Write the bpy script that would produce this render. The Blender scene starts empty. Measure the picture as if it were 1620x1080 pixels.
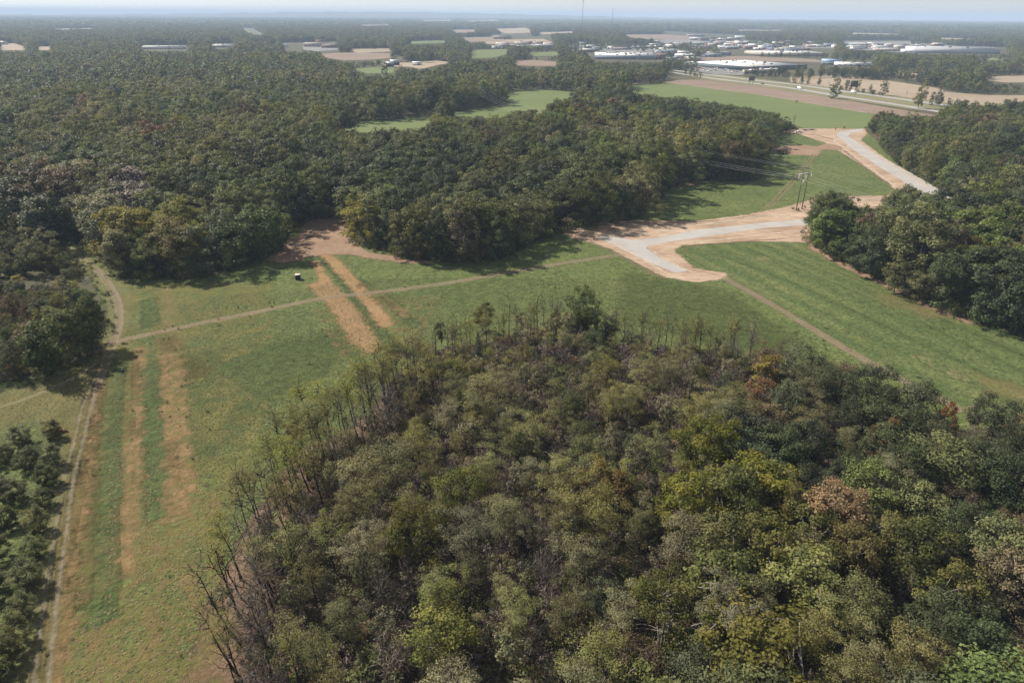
import bpy, math, random
import numpy as np
from mathutils import Vector, Matrix
R = math.radians
random.seed(11)
rng = np.random.default_rng(7)
sc = bpy.context.scene
COL = sc.collection

# ------------------------------------------------------------------ camera
CAM_H = 80.0
cam = bpy.data.cameras.new('camera')
cam.sensor_width = 36.0
cam.lens = 24.0
cam.clip_start = 1.0
cam.clip_end = 90000.0
cam_o = bpy.data.objects.new('camera', cam)
COL.objects.link(cam_o)
cam_o.location = (0, 0, CAM_H)
cam_o.rotation_mode = 'QUATERNION'
q = Matrix.Rotation(R(90 - 25.55), 3, 'X') @ Matrix.Rotation(R(0.36), 3, 'Z')
cam_o.rotation_quaternion = q.to_quaternion()
sc.camera = cam_o

# ------------------------------------------------------------------ light
SUN_ELEV, SUN_FROM = R(43), R(148)      # SUN_FROM: compass-like angle of the sun's side, measured from +X counter-clockwise
w = bpy.data.worlds.new('World')
sc.world = w
w.use_nodes = True
nt = w.node_tree
nt.nodes.clear()
sky = nt.nodes.new('ShaderNodeTexSky')
sky.sky_type = 'NISHITA'
sky.sun_disc = False
sky.sun_elevation = SUN_ELEV
sky.sun_rotation = R(90) - SUN_FROM
sky.altitude = 200
sky.air_density = 1.0
sky.dust_density = 0.4
sky.ozone_density = 2.0
bg = nt.nodes.new('ShaderNodeBackground')
bg.inputs['Strength'].default_value = 0.075
wo = nt.nodes.new('ShaderNodeOutputWorld')
hs_ = nt.nodes.new('ShaderNodeHueSaturation')
hs_.inputs['Saturation'].default_value = 0.3
nt.links.new(sky.outputs[0], hs_.inputs['Color'])
nt.links.new(hs_.outputs[0], bg.inputs[0])
nt.links.new(bg.outputs[0], wo.inputs[0])

sun = bpy.data.lights.new('sun', 'SUN')
sun.energy = 4.9
sun.angle = R(0.55)
sun.color = (1.0, 0.92, 0.80)
sun_o = bpy.data.objects.new('sun', sun)
COL.objects.link(sun_o)
sd = Vector((math.cos(SUN_FROM) * math.cos(SUN_ELEV), math.sin(SUN_FROM) * math.cos(SUN_ELEV), math.sin(SUN_ELEV)))
sun_o.rotation_mode = 'QUATERNION'
sun_o.rotation_quaternion = sd.to_track_quat('Z', 'Y')
sun_o.location = (-200, 200, 300)

sc.view_settings.view_transform = 'Standard'
sc.view_settings.look = 'None'
sc.view_settings.exposure = 0.74
sc.view_settings.gamma = 1.0
sc.view_settings.use_curve_mapping = False
sc.render.engine = 'CYCLES'
cy = sc.cycles
cy.max_bounces = 5
cy.diffuse_bounces = 3
cy.glossy_bounces = 2
cy.transmission_bounces = 3
cy.transparent_max_bounces = 10
cy.volume_bounces = 1
cy.use_denoising = True
cy.denoiser = 'OPENIMAGEDENOISE'
cy.denoising_prefilter = 'ACCURATE'
cy.sample_clamp_indirect = 4.0
cy.caustics_reflective = False
cy.caustics_refractive = False

# ------------------------------------------------------------------ helpers
def new_mesh(name, V, faces, mats=(), mat_idx=None, fattr=None, vattr=None, smooth=False):
    """V (n,3); faces: list of (m,k) int arrays (k = 3 or 4)"""
    V = np.asarray(V, dtype=np.float32)
    me = bpy.data.meshes.new(name)
    me.vertices.add(len(V))
    me.vertices.foreach_set('co', V.ravel())
    arrs = [np.asarray(f, dtype=np.int32) for f in faces if len(f)]
    loops = np.concatenate([a.ravel() for a in arrs])
    sizes = np.concatenate([np.full(len(a), a.shape[1], dtype=np.int32) for a in arrs])
    starts = np.concatenate([[0], np.cumsum(sizes)[:-1]]).astype(np.int32)
    me.loops.add(len(loops))
    me.loops.foreach_set('vertex_index', loops)
    me.polygons.add(len(sizes))
    me.polygons.foreach_set('loop_start', starts)
    if mat_idx is not None:
        me.polygons.foreach_set('material_index', np.asarray(mat_idx, dtype=np.int32))
    if smooth:
        me.polygons.foreach_set('use_smooth', np.ones(len(sizes), dtype=bool))
    for m in mats:
        me.materials.append(m)
    me.update(calc_edges=True)
    if fattr:
        for k, a in fattr.items():
            at = me.attributes.new(k, 'FLOAT', 'FACE')
            at.data.foreach_set('value', np.asarray(a, dtype=np.float32))
    if vattr:
        for k, a in vattr.items():
            at = me.attributes.new(k, 'FLOAT', 'POINT')
            at.data.foreach_set('value', np.asarray(a, dtype=np.float32))
    return me

def add(name, me, parent=None, loc=(0, 0, 0), rz=0.0, scale=None):
    o = bpy.data.objects.new(name, me)
    COL.objects.link(o)
    if parent is not None:
        o.parent = parent
    o.location = loc
    if rz:
        o.rotation_euler = (0, 0, rz)
    if scale is not None:
        o.scale = scale
    return o

def tag(o, label=None, cat=None, group=None, kind=None):
    if label: o['label'] = label
    if cat: o['category'] = cat
    if group: o['group'] = group
    if kind: o['kind'] = kind
    return o

class MB:
    """collects boxes, prisms and tubes into one mesh"""
    def __init__(s):
        s.V = []; s.F3 = []; s.F4 = []; s.n = 0
    def verts(s, vs):
        i = s.n
        s.V.extend(vs); s.n += len(vs)
        return i
    def box(s, cx, cy, cz, sx, sy, sz, rz=0.0, bev=0.0):
        c, n = math.cos(rz), math.sin(rz)
        hx, hy, hz = sx / 2, sy / 2, sz / 2
        def P(x, y, z):
            return (cx + c * x - n * y, cy + n * x + c * y, cz + z)
        if bev <= 0:
            i = s.verts([P(-hx, -hy, -hz), P(hx, -hy, -hz), P(hx, hy, -hz), P(-hx, hy, -hz),
                         P(-hx, -hy, hz), P(hx, -hy, hz), P(hx, hy, hz), P(-hx, hy, hz)])
            s.F4 += [(i, i+3, i+2, i+1), (i+4, i+5, i+6, i+7), (i, i+1, i+5, i+4), (i+1, i+2, i+6, i+5), (i+2, i+3, i+7, i+6), (i+3, i, i+4, i+7)]
        else:
            b = bev
            rings = []
            for (ins, z) in ((b, -hz), (0, -hz + b), (0, hz - b), (b, hz)):
                x, y = hx - ins, hy - ins
                rings.append(s.verts([P(-x, -y, z), P(x, -y, z), P(x, y, z), P(-x, y, z)]))
            for a, d in zip(rings, rings[1:]):
                for k in range(4):
                    s.F4.append((a + k, a + (k+1) % 4, d + (k+1) % 4, d + k))
            a, d = rings[0], rings[-1]
            s.F4 += [(a, a+3, a+2, a+1), (d, d+1, d+2, d+3)]
        return s
    def tube(s, pts, rads, sides=6, cap=True):
        pts = [Vector(p) for p in pts]
        rings = []
        for k, p in enumerate(pts):
            t = (pts[min(k+1, len(pts)-1)] - pts[max(k-1, 0)]).normalized()
            a = t.orthogonal().normalized()
            b = t.cross(a)
            r = rads[k] if hasattr(rads, '__len__') else rads
            rings.append(s.verts([tuple(p + r * (math.cos(2*math.pi*j/sides) * a + math.sin(2*math.pi*j/sides) * b)) for j in range(sides)]))
        for A, B in zip(rings, rings[1:]):
            for j in range(sides):
                s.F4.append((A + j, A + (j+1) % sides, B + (j+1) % sides, B + j))
        if cap:
            for A, sg in ((rings[0], -1), (rings[-1], 1)):
                for j in range(1, sides - 1):
                    s.F3.append((A, A + j, A + j + 1) if sg > 0 else (A, A + j + 1, A + j))
        return s
    def prism(s, prof, y0, y1):
        """profile in xz extruded along y"""
        n = len(prof)
        a = s.verts([(x, y0, z) for x, z in prof]); b = s.verts([(x, y1, z) for x, z in prof])
        for j in range(n):
            s.F4.append((a + j, a + (j+1) % n, b + (j+1) % n, b + j))
        for j in range(1, n - 1):
            s.F3.append((a, a + j + 1, a + j)); s.F3.append((b, b + j, b + j + 1))
        return s
    def mesh(s, name, mat):
        return new_mesh(name, np.array(s.V), [np.array(s.F3, dtype=np.int32).reshape(-1, 3), np.array(s.F4, dtype=np.int32).reshape(-1, 4)], [mat])
    def build(s, name, mat, parent=None, **k):
        return add(name, s.mesh(name, mat), parent, **k)

def thing(name, label, cat, loc=(0, 0, 0), rz=0.0, group=None):
    o = bpy.data.objects.new(name, None)
    COL.objects.link(o)
    o.location = loc
    o.rotation_euler = (0, 0, rz)
    o.empty_display_size = 0.5
    return tag(o, label, cat, group)

def copy_tree(o, parent=None):
    c = o.copy()
    COL.objects.link(c)
    if parent is not None:
        c.parent = parent
    for ch in KIDS.get(o.name, ()):
        copy_tree(ch, c)
    return c
KIDS = {}

def inside(P, poly):
    P = np.asarray(P, dtype=float)
    x, y = P[:, 0], P[:, 1]
    res = np.zeros(len(P), dtype=bool)
    n = len(poly)
    for i in range(n):
        x1, y1 = poly[i]; x2, y2 = poly[(i+1) % n]
        if y1 == y2: continue
        c = ((y1 > y) != (y2 > y)) & (x < (x2 - x1) * (y - y1) / (y2 - y1) + x1)
        res ^= c
    return res

def dist_poly(P, poly, closed=True):
    P = np.asarray(P, dtype=float)
    d = np.full(len(P), 1e18)
    n = len(poly)
    for i in range(n if closed else n - 1):
        a = np.array(poly[i]); b = np.array(poly[(i+1) % n])
        ab = b - a
        L = (ab ** 2).sum()
        if L < 1e-9: continue
        t = np.clip(((P - a) @ ab) / L, 0, 1)
        q = P - (a + t[:, None] * ab)
        d = np.minimum(d, (q ** 2).sum(1))
    return np.sqrt(d)

# ------------------------------------------------------------------ materials
def nodes(name):
    m = bpy.data.materials.new(name)
    m.use_nodes = True
    t = m.node_tree
    t.nodes.clear()
    out = t.nodes.new('ShaderNodeOutputMaterial')
    return m, t, out

def N(t, kind, **kw):
    n = t.nodes.new(kind)
    for k, v in kw.items():
        if k in n.inputs: n.inputs[k].default_value = v
        else: setattr(n, k, v)
    return n

def math_(t, op, a, b=None, c=None):
    n = t.nodes.new('ShaderNodeMath'); n.operation = op
    for i, v in enumerate((a, b, c)):
        if v is None: continue
        if isinstance(v, (int, float)): n.inputs[i].default_value = v
        else: t.links.new(v, n.inputs[i])
    return n.outputs[0]

def mix_(t, fac, a, b, blend='MIX'):
    n = t.nodes.new('ShaderNodeMix'); n.data_type = 'RGBA'; n.blend_type = blend
    for s, v in ((n.inputs[0], fac), (n.inputs[6], a), (n.inputs[7], b)):
        if isinstance(v, (int, float)): s.default_value = v
        elif isinstance(v, tuple): s.default_value = v + (1,) if len(v) == 3 else v
        else: t.links.new(v, s)
    return n.outputs[2]

def noise_(t, vec, scale, detail=3, rough=0.6, dist=0.0):
    n = N(t, 'ShaderNodeTexNoise', Scale=scale, Detail=detail, Roughness=rough, Distortion=dist)
    t.links.new(vec, n.inputs['Vector'])
    return n.outputs[0]

def ramp_(t, fac, stops):
    n = t.nodes.new('ShaderNodeValToRGB')
    el = n.color_ramp.elements
    while len(el) > len(stops): el.remove(el[-1])
    while len(el) < len(stops): el.new(0.5)
    for e, (p, c) in zip(el, stops):
        e.position = p
        e.color = tuple(c) + (1,) if len(c) == 3 else c
    t.links.new(fac, n.inputs[0])
    return n.outputs[0]

def mapr(t, v, a, b, c=0.0, d=1.0, smooth=False):
    n = t.nodes.new('ShaderNodeMapRange')
    if smooth: n.interpolation_type = 'SMOOTHSTEP'
    t.links.new(v, n.inputs[0])
    for i, k in enumerate((a, b, c, d)): n.inputs[i+1].default_value = k
    return n.outputs[0]

def leafmat(name, cols, transl=0.32, rough=0.6, spec=0.14, hue=0.02, val=0.35):
    m, t, out = nodes(name)
    oi = t.nodes.new('ShaderNodeObjectInfo')
    at = N(t, 'ShaderNodeAttribute', attribute_name='tint')
    k = len(cols)
    c = ramp_(t, at.outputs['Fac'], [((i + 0.5) / k, cols[i]) for i in range(k)])
    hs = t.nodes.new('ShaderNodeHueSaturation')
    t.links.new(c, hs.inputs['Color'])
    t.links.new(mapr(t, oi.outputs['Random'], 0, 1, 0.5 - hue, 0.5 + hue), hs.inputs['Hue'])
    r2 = math_(t, 'FRACT', math_(t, 'MULTIPLY', oi.outputs['Random'], 17.31))
    t.links.new(mapr(t, r2, 0, 1, 1 - val, 1 + val), hs.inputs['Value'])
    r3 = math_(t, 'FRACT', math_(t, 'MULTIPLY', oi.outputs['Random'], 91.7))
    t.links.new(mapr(t, r3, 0, 1, 0.8, 1.1), hs.inputs['Saturation'])
    p = N(t, 'ShaderNodeBsdfPrincipled', Roughness=rough)
    p.inputs['Specular IOR Level'].default_value = spec
    t.links.new(hs.outputs[0], p.inputs['Base Color'])
    tr = t.nodes.new('ShaderNodeBsdfTranslucent')
    t.links.new(mix_(t, 1.0, hs.outputs[0], (1.25, 1.15, 0.7), 'MULTIPLY'), tr.inputs[0])
    mx = N(t, 'ShaderNodeMixShader'); mx.inputs[0].default_value = transl
    t.links.new(p.outputs[0], mx.inputs[1]); t.links.new(tr.outputs[0], mx.inputs[2])
    t.links.new(mx.outputs[0], out.inputs[0])
    return m

def plainmat(name, col, rough=0.7, metal=0.0, var=0.15, scale=3.0, spec=0.3, col2=None):
    m, t, out = nodes(name)
    tc = t.nodes.new('ShaderNodeTexCoord')
    nz = noise_(t, tc.outputs['Object'], scale, 4)
    c2 = col2 if col2 else tuple(v * (1 - var * 2) for v in col)
    c = ramp_(t, nz, [(0.3, c2), (0.65, col)])
    p = N(t, 'ShaderNodeBsdfPrincipled', Roughness=rough, Metallic=metal)
    p.inputs['Specular IOR Level'].default_value = spec
    t.links.new(c, p.inputs['Base Color'])
    t.links.new(p.outputs[0], out.inputs[0])
    return m

def groundmat(name, stops, s1=0.05, s2=0.8, mixs=0.45, bump=0.5, bscale=1.3, edge=None, eamp=1.5, escale=0.5, ew=0.4, alpha=1.0, stretch=(1, 1, 1), rot=0.0, dry=None, dryscale=0.03, drylim=(0.55, 0.7), rows=None, fine=True, clump=0.0, cap=None):
    m, t, out = nodes(name)
    geo = t.nodes.new('ShaderNodeNewGeometry')
    mp = t.nodes.new('ShaderNodeMapping')
    t.links.new(geo.outputs['Position'], mp.inputs[0])
    mp.inputs['Rotation'].default_value = (0, 0, rot)
    mp.inputs['Scale'].default_value = stretch
    v = mp.outputs[0]
    big = noise_(t, v, s1, 5, 0.6)
    med = noise_(t, v, s2, 4, 0.65)
    f = math_(t, 'ADD', math_(t, 'MULTIPLY', big, 1 - mixs), math_(t, 'MULTIPLY', med, mixs))
    c = ramp_(t, f, stops)
    if rows:
        wv = N(t, 'ShaderNodeTexWave', Scale=rows[0], Distortion=1.5, Detail=2)
        mp2 = t.nodes.new('ShaderNodeMapping'); mp2.inputs['Rotation'].default_value = (0, 0, rows[1])
        t.links.new(geo.outputs['Position'], mp2.inputs[0]); t.links.new(mp2.outputs[0], wv.inputs[0])
        c = mix_(t, mapr(t, wv.outputs['Fac'], 0, 1, 0, rows[2]), c, rows[3])
    if dry:
        dn = noise_(t, geo.outputs['Position'], dryscale, 5, 0.65)
        fac = mapr(t, math_(t, 'ADD', dn, math_(t, 'MULTIPLY', math_(t, 'SUBTRACT', med, 0.5), 0.35)), drylim[0], drylim[1], 0, 1, True)
        c = mix_(t, fac, c, dry)
    p = N(t, 'ShaderNodeBsdfPrincipled', Roughness=0.9)
    p.inputs['Specular IOR Level'].default_value = 0.15
    if clump:
        vo = N(t, 'ShaderNodeTexVoronoi', Scale=clump)
        t.links.new(geo.outputs['Position'], vo.inputs['Vector'])
        sepc = t.nodes.new('ShaderNodeSeparateColor'); t.links.new(vo.outputs['Color'], sepc.inputs[0])
        c = mix_(t, 1.0, c, ramp_(t, sepc.outputs[0], [(0, (0.72, 0.72, 0.72)), (1, (1.22, 1.22, 1.22))]), 'MULTIPLY')
    t.links.new(c, p.inputs['Base Color'])
    if bump:
        bn = noise_(t, v, bscale, 4, 0.7, 0.3)
        b = N(t, 'ShaderNodeBump', Strength=1.0, Distance=bump)
        t.links.new(bn, b.inputs['Height']); t.links.new(b.outputs[0], p.inputs['Normal'])
    sh = p.outputs[0]
    if edge is not None:
        at = N(t, 'ShaderNodeAttribute', attribute_name='edge')
        en = noise_(t, geo.outputs['Position'], escale, 5, 0.7)
        e_ = at.outputs['Fac'] if cap is None else math_(t, 'MINIMUM', at.outputs['Fac'], cap)
        d = math_(t, 'ADD', e_, math_(t, 'MULTIPLY', math_(t, 'SUBTRACT', en, 0.5), eamp * 2))
        a = mapr(t, d, -ew, ew, 0, alpha, True)
        tr = t.nodes.new('ShaderNodeBsdfTransparent')
        mx = t.nodes.new('ShaderNodeMixShader')
        t.links.new(a, mx.inputs[0]); t.links.new(tr.outputs[0], mx.inputs[1]); t.links.new(sh, mx.inputs[2])
        sh = mx.outputs[0]
    t.links.new(sh, out.inputs[0])
    return m

# ------------------------------------------------------------------ ground
M = {}
M['base'] = groundmat('woodland_floor_and_far_country', [(0.25, (0.035, 0.04, 0.02)), (0.45, (0.06, 0.06, 0.03)), (0.62, (0.10, 0.085, 0.05)), (0.75, (0.075, 0.075, 0.035))], s1=0.012, s2=0.7, mixs=0.4, bump=0.35)
M['litter'] = groundmat('leaf_litter', [(0.3, (0.07, 0.055, 0.035)), (0.5, (0.15, 0.10, 0.065)), (0.68, (0.24, 0.165, 0.115))], s1=0.12, s2=1.1, mixs=0.5, bump=0.5, edge=1, eamp=3.0, escale=0.25, ew=0.8)
GREEN = [(0.26, (0.064, 0.090, 0.028)), (0.46, (0.096, 0.125, 0.039)), (0.60, (0.130, 0.150, 0.051)), (0.80, (0.192, 0.178, 0.074))]
M['meadow'] = groundmat('meadow_grass', GREEN, s1=0.022, s2=0.9, mixs=0.5, bump=1.0, bscale=0.9, edge=1, eamp=2.0, escale=0.3, ew=0.6,
                        stretch=(0.8, 1.25, 1), dry=(0.215, 0.16, 0.085), dryscale=0.045, drylim=(0.63, 0.85), clump=0.8)
M['crop'] = groundmat('smooth_green_crop', [(0.3, (0.073, 0.096, 0.032)), (0.5, (0.104, 0.126, 0.043)), (0.68, (0.140, 0.150, 0.060))], s1=0.02, s2=0.8, mixs=0.38, bump=0.6, bscale=1.1, edge=1, eamp=1.2, escale=0.4, ew=0.6,
                      dry=(0.2, 0.165, 0.085), dryscale=0.03, drylim=(0.60, 0.76), rows=(0.035, R(-22), 0.75, (0.066, 0.094, 0.03)), clump=1.0)
M['dry'] = groundmat('dry_orange_grass', [(0.3, (0.14, 0.115, 0.048)), (0.48, (0.26, 0.172, 0.084)), (0.66, (0.38, 0.24, 0.13))], s1=0.12, s2=0.9, mixs=0.55, bump=0.5, bscale=1.0, edge=1, eamp=5.0, escale=0.34, ew=1.6, alpha=0.62, cap=0.45)
M['drybold'] = groundmat('bold_orange_stubble', [(0.3, (0.17, 0.125, 0.055)), (0.48, (0.29, 0.185, 0.092)), (0.66, (0.40, 0.25, 0.138))], s1=0.12, s2=0.9, mixs=0.55, bump=0.6, bscale=1.0, edge=1, eamp=3.0, escale=0.4, ew=1.0, alpha=0.8)
M['dryfaint'] = groundmat('thin_dry_grass', [(0.3, (0.13, 0.125, 0.045)), (0.5, (0.21, 0.175, 0.072)), (0.66, (0.29, 0.215, 0.105))], s1=0.12, s2=0.9, mixs=0.55, bump=0.5, bscale=1.0, edge=1, eamp=7, escale=0.25, ew=2.6, alpha=0.42)
M['soil'] = groundmat('bare_tan_soil', [(0.3, (0.19, 0.128, 0.088)), (0.45, (0.30, 0.212, 0.150)), (0.57, (0.42, 0.315, 0.232)), (0.69, (0.60, 0.49, 0.375))], s1=0.06, s2=0.5, mixs=0.5, bump=0.25, bscale=0.8, edge=1, eamp=2.2, escale=0.28, ew=0.7, stretch=(0.45, 1.5, 1), rot=R(10), alpha=0.93)
M['soilbrown'] = groundmat('bare_brown_soil', [(0.3, (0.17, 0.115, 0.08)), (0.5, (0.26, 0.175, 0.12)), (0.7, (0.35, 0.245, 0.17))], s1=0.06, s2=0.6, mixs=0.5, bump=0.25, bscale=0.9, edge=1, eamp=3.0, escale=0.25, ew=1.2, alpha=0.88)
M['gravel'] = groundmat('pale_gravel', [(0.3, (0.265, 0.25, 0.237)), (0.5, (0.335, 0.316, 0.30)), (0.7, (0.41, 0.388, 0.37))], s1=0.1, s2=2.2, mixs=0.5, bump=0.06, bscale=4, edge=1, eamp=0.35, escale=0.6, ew=0.2)
M['track'] = groundmat('worn_dirt_track', [(0.3, (0.17, 0.135, 0.085)), (0.5, (0.25, 0.195, 0.13)), (0.7, (0.34, 0.275, 0.195))], s1=0.2, s2=1.5, mixs=0.6, bump=0.2, bscale=1.5, edge=1, eamp=1.0, escale=0.7, ew=0.7, alpha=0.56)
M['rut'] = groundmat('pale_wheel_rut', [(0.3, (0.20, 0.18, 0.115)), (0.5, (0.32, 0.28, 0.205)), (0.7, (0.46, 0.41, 0.33))], s1=0.3, s2=2.0, mixs=0.6, bump=0.1, bscale=2, edge=1, eamp=0.9, escale=0.7, ew=0.55, alpha=0.5)
M['mown'] = groundmat('mown_pale_grass', [(0.3, (0.088, 0.102, 0.036)), (0.5, (0.14, 0.145, 0.058)), (0.7, (0.22, 0.195, 0.095))], s1=0.08, s2=0.9, mixs=0.5, bump=0.35, bscale=1.2, edge=1, eamp=3.0, escale=0.3, ew=1.5, alpha=0.85)
M['lushgreen'] = groundmat('lush_dark_grass', [(0.3, (0.048, 0.074, 0.024)), (0.5, (0.076, 0.102, 0.033)), (0.7, (0.112, 0.130, 0.046))], s1=0.1, s2=1.0, mixs=0.55, bump=0.6, bscale=0.9, edge=1, eamp=4.5, escale=0.2, ew=2.5, alpha=0.42, clump=0.8)  # darker green of the lush grass
M['lushgreen2'] = groundmat('dense_green_strip', [(0.3, (0.048, 0.074, 0.024)), (0.5, (0.076, 0.106, 0.033)), (0.7, (0.112, 0.136, 0.046))], s1=0.1, s2=1.0, mixs=0.55, bump=1.0, bscale=0.9, edge=1, eamp=2.6, escale=0.35, ew=1.0, alpha=0.85, clump=0.8)  # denser green of the lush strips
M['farfield'] = groundmat('far_green_field', [(0.3, (0.085, 0.115, 0.040)), (0.5, (0.112, 0.142, 0.050)), (0.7, (0.140, 0.160, 0.066))], s1=0.008, s2=0.05, mixs=0.4, bump=0, edge=1, eamp=3, escale=0.08, ew=1.5, stretch=(0.4, 1.6, 1), rot=R(-40))
M['brownfield'] = groundmat('ploughed_field', [(0.3, (0.155, 0.115, 0.088)), (0.5, (0.205, 0.152, 0.116)), (0.7, (0.26, 0.198, 0.152))], s1=0.01, s2=0.06, mixs=0.4, bump=0, edge=1, eamp=3, escale=0.08, ew=1.5, stretch=(0.5, 1.5, 1))
M['tanfield'] = groundmat('harvested_field', [(0.3, (0.21, 0.165, 0.12)), (0.5, (0.28, 0.225, 0.165)), (0.7, (0.345, 0.285, 0.215))], s1=0.008, s2=0.07, mixs=0.4, bump=0, edge=1, eamp=4, escale=0.06, ew=2, rows=(0.05, R(20), 0.25, (0.27, 0.21, 0.145)))
M['verge'] = groundmat('roadside_grass', [(0.3, (0.115, 0.115, 0.055)), (0.5, (0.165, 0.155, 0.08)), (0.7, (0.215, 0.19, 0.11))], s1=0.02, s2=0.12, mixs=0.5, bump=0, edge=1, eamp=3, escale=0.1, ew=1.5)
M['asphalt'] = groundmat('worn_grey_road', [(0.3, (0.24, 0.235, 0.23)), (0.5, (0.30, 0.29, 0.285)), (0.7, (0.36, 0.35, 0.34))], s1=0.02, s2=0.4, mixs=0.4, bump=0, edge=1, eamp=0.3, escale=0.3, ew=0.3)
M['lot'] = groundmat('parking_lot_asphalt', [(0.3, (0.13, 0.13, 0.135)), (0.5, (0.18, 0.178, 0.175)), (0.7, (0.25, 0.243, 0.235))], s1=0.015, s2=0.1, mixs=0.5, bump=0, edge=1, eamp=2, escale=0.1, ew=1.0)

M['mottle'] = groundmat('scattered_orange_grass', [(0.3, (0.155, 0.118, 0.046)), (0.5, (0.25, 0.165, 0.075)), (0.7, (0.36, 0.225, 0.115))], s1=0.12, s2=1.1, mixs=0.55, bump=0.6, bscale=0.9, edge=1, eamp=4.0, escale=0.33, ew=0.9, alpha=0.42, cap=-0.35)
M['mottley'] = groundmat('scattered_yellow_grass', [(0.3, (0.12, 0.12, 0.038)), (0.5, (0.185, 0.17, 0.056)), (0.7, (0.26, 0.22, 0.085))], s1=0.12, s2=1.0, mixs=0.55, bump=0.6, bscale=0.9, edge=1, eamp=4.0, escale=0.16, ew=1.0, alpha=0.55, cap=0.15)

def big_ground():
    # concentric rings so near quads stay small and the rim lies beyond the horizon
    radii = [0, 60, 150, 300, 600, 1200, 2500, 5000, 9000, 15000, 22000, 28000]
    n = 64
    V = [(0, 0, 0)]; F3 = []; F4 = []
    for r in radii[1:]:
        for k in range(n):
            V.append((r * math.cos(2*math.pi*k/n), r * math.sin(2*math.pi*k/n), 0))
    for k in range(n):
        F3.append((0, 1 + k, 1 + (k+1) % n))
    for j in range(len(radii) - 2):
        a = 1 + j*n; b = a + n
        for k in range(n):
            F4.append((a + k, b + k, b + (k+1) % n, a + (k+1) % n))
    tag(add('ground', new_mesh('ground', V, [np.array(F3), np.array(F4)], [M['base']])), kind='structure')
big_ground()

def patch(name, poly, mat, z, feather, res, pad=None):
    """a sheet whose vertices carry their distance to the outline, so that the material can fray its edge"""
    poly = [tuple(map(float, p)) for p in poly]
    A = np.array(poly)
    pad = feather if pad is None else pad
    x0, y0 = A.min(0) - pad; x1, y1 = A.max(0) + pad
    nx = max(2, int((x1 - x0) / res) + 1); ny = max(2, int((y1 - y0) / res) + 1)
    gx, gy = np.meshgrid(np.linspace(x0, x1, nx), np.linspace(y0, y1, ny))
    P = np.stack([gx.ravel(), gy.ravel()], 1)
    d = dist_poly(P, poly)
    ins = inside(P, poly)
    sd_ = np.where(ins, d, -d)
    keep = (sd_ > -pad - res).reshape(ny, nx)
    idx = np.arange(nx * ny).reshape(ny, nx)
    fk = keep[:-1, :-1] & keep[1:, :-1] & keep[:-1, 1:] & keep[1:, 1:]
    Q = np.stack([idx[:-1, :-1][fk], idx[:-1, 1:][fk], idx[1:, 1:][fk], idx[1:, :-1][fk]], 1)
    used, inv = np.unique(Q.ravel(), return_inverse=True)
    V = np.column_stack([P[used], np.full(len(used), z)])
    me = new_mesh(name, V, [inv.reshape(-1, 4)], [mat], vattr={'edge': sd_[used]})
    return tag(add(name, me), kind='structure')

def smooth_path(path, step):
    P = np.array(path, dtype=float)
    out = []
    n = len(P)
    for i in range(n - 1):
        p0, p1, p2, p3 = P[max(i-1, 0)], P[i], P[i+1], P[min(i+2, n-1)]
        k = max(1, int(np.linalg.norm(p2 - p1) / step))
        for j in range(k):
            u = j / k
            out.append(0.5 * ((2*p1) + (-p0 + p2)*u + (2*p0 - 5*p1 + 4*p2 - p3)*u*u + (-p0 + 3*p1 - 3*p2 + p3)*u**3))
    out.append(P[-1])
    return np.array(out)

DRYLINES = []
def strip(name, path, width, mat, z, feather, step=3.0, off=0.0, struct=True):
    if name in ('dry_strip', 'farm_track', 'dirt_track', 'wheel_rut'): DRYLINES.append((path, width))
    P = smooth_path(path, step)
    T = np.gradient(P, axis=0)
    T /= np.linalg.norm(T, axis=1)[:, None] + 1e-9
    Nn = np.column_stack([-T[:, 1], T[:, 0]])
    P = P + Nn * off
    hw = width / 2
    offs = [-(hw + feather), 0, hw + feather]
    n = len(P)
    V = np.concatenate([np.column_stack([P + Nn * o, np.full(n, z)]) for o in offs])
    e = np.concatenate([np.full(n, hw - abs(o)) for o in offs])
    e2 = e.reshape(3, n); e2[:, 0] = np.minimum(e2[:, 0], -feather); e2[:, -1] = np.minimum(e2[:, -1], -feather)
    i = np.arange(n - 1)
    Q = np.concatenate([np.column_stack([i + a*n, i + a*n + 1, i + (a+1)*n + 1, i + (a+1)*n])[:, ::-1] for a in range(2)])
    o = add(name, new_mesh(name, V, [Q], [mat], vattr={'edge': e2.ravel()}))
    return tag(o, kind='structure')

MEADOW = [(-68.8,47.9),(-146.1,144),(-122.4,142.8),(-113.3,145.1),(-108.3,158.2),(-117.8,182.8),(-134.5,205.5),(-148.8,223.5),(-167.8,240.5),(-187.1,266),(-172.3,256),(-128.9,214.4),(-107.4,213.6),(-94.5,224.5),(-88,245.9),(-90,287),(-72.7,292.5),(-61.3,254.3),(-39.3,237.2),(-22.8,232.6),(-4.7,235),(7.1,255.7),(20.5,273.2),(55.1,293.4),(77,348),(98.6,370.8),(130.8,370.2),(157.8,436.1),(196.4,524.4),(226.3,560),(278.8,565.5),(235.9,418.5),(213.8,325.4),(164.4,296),(126.3,271),(116.1,258),(120,233.3),(124.6,214.7),(128.8,195.5),(133,183),(145.4,171.5),(164,141.8),(132.7,107.3),(108.8,122.3),(98.1,124.6),(84.4,124.5),(70.9,134.9),(62.5,153.4),(41.5,160.3),(25.6,165.7),(7.1,173.6),(-8.5,165.3),(-21.4,159.4),(-29.6,148.8),(-33.1,120.7),(-43.1,116.4),(-43.7,99.8),(-44.7,83.9),(-44.1,72.4),(-42.4,61.9),(-37.9,48.1)]
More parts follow.
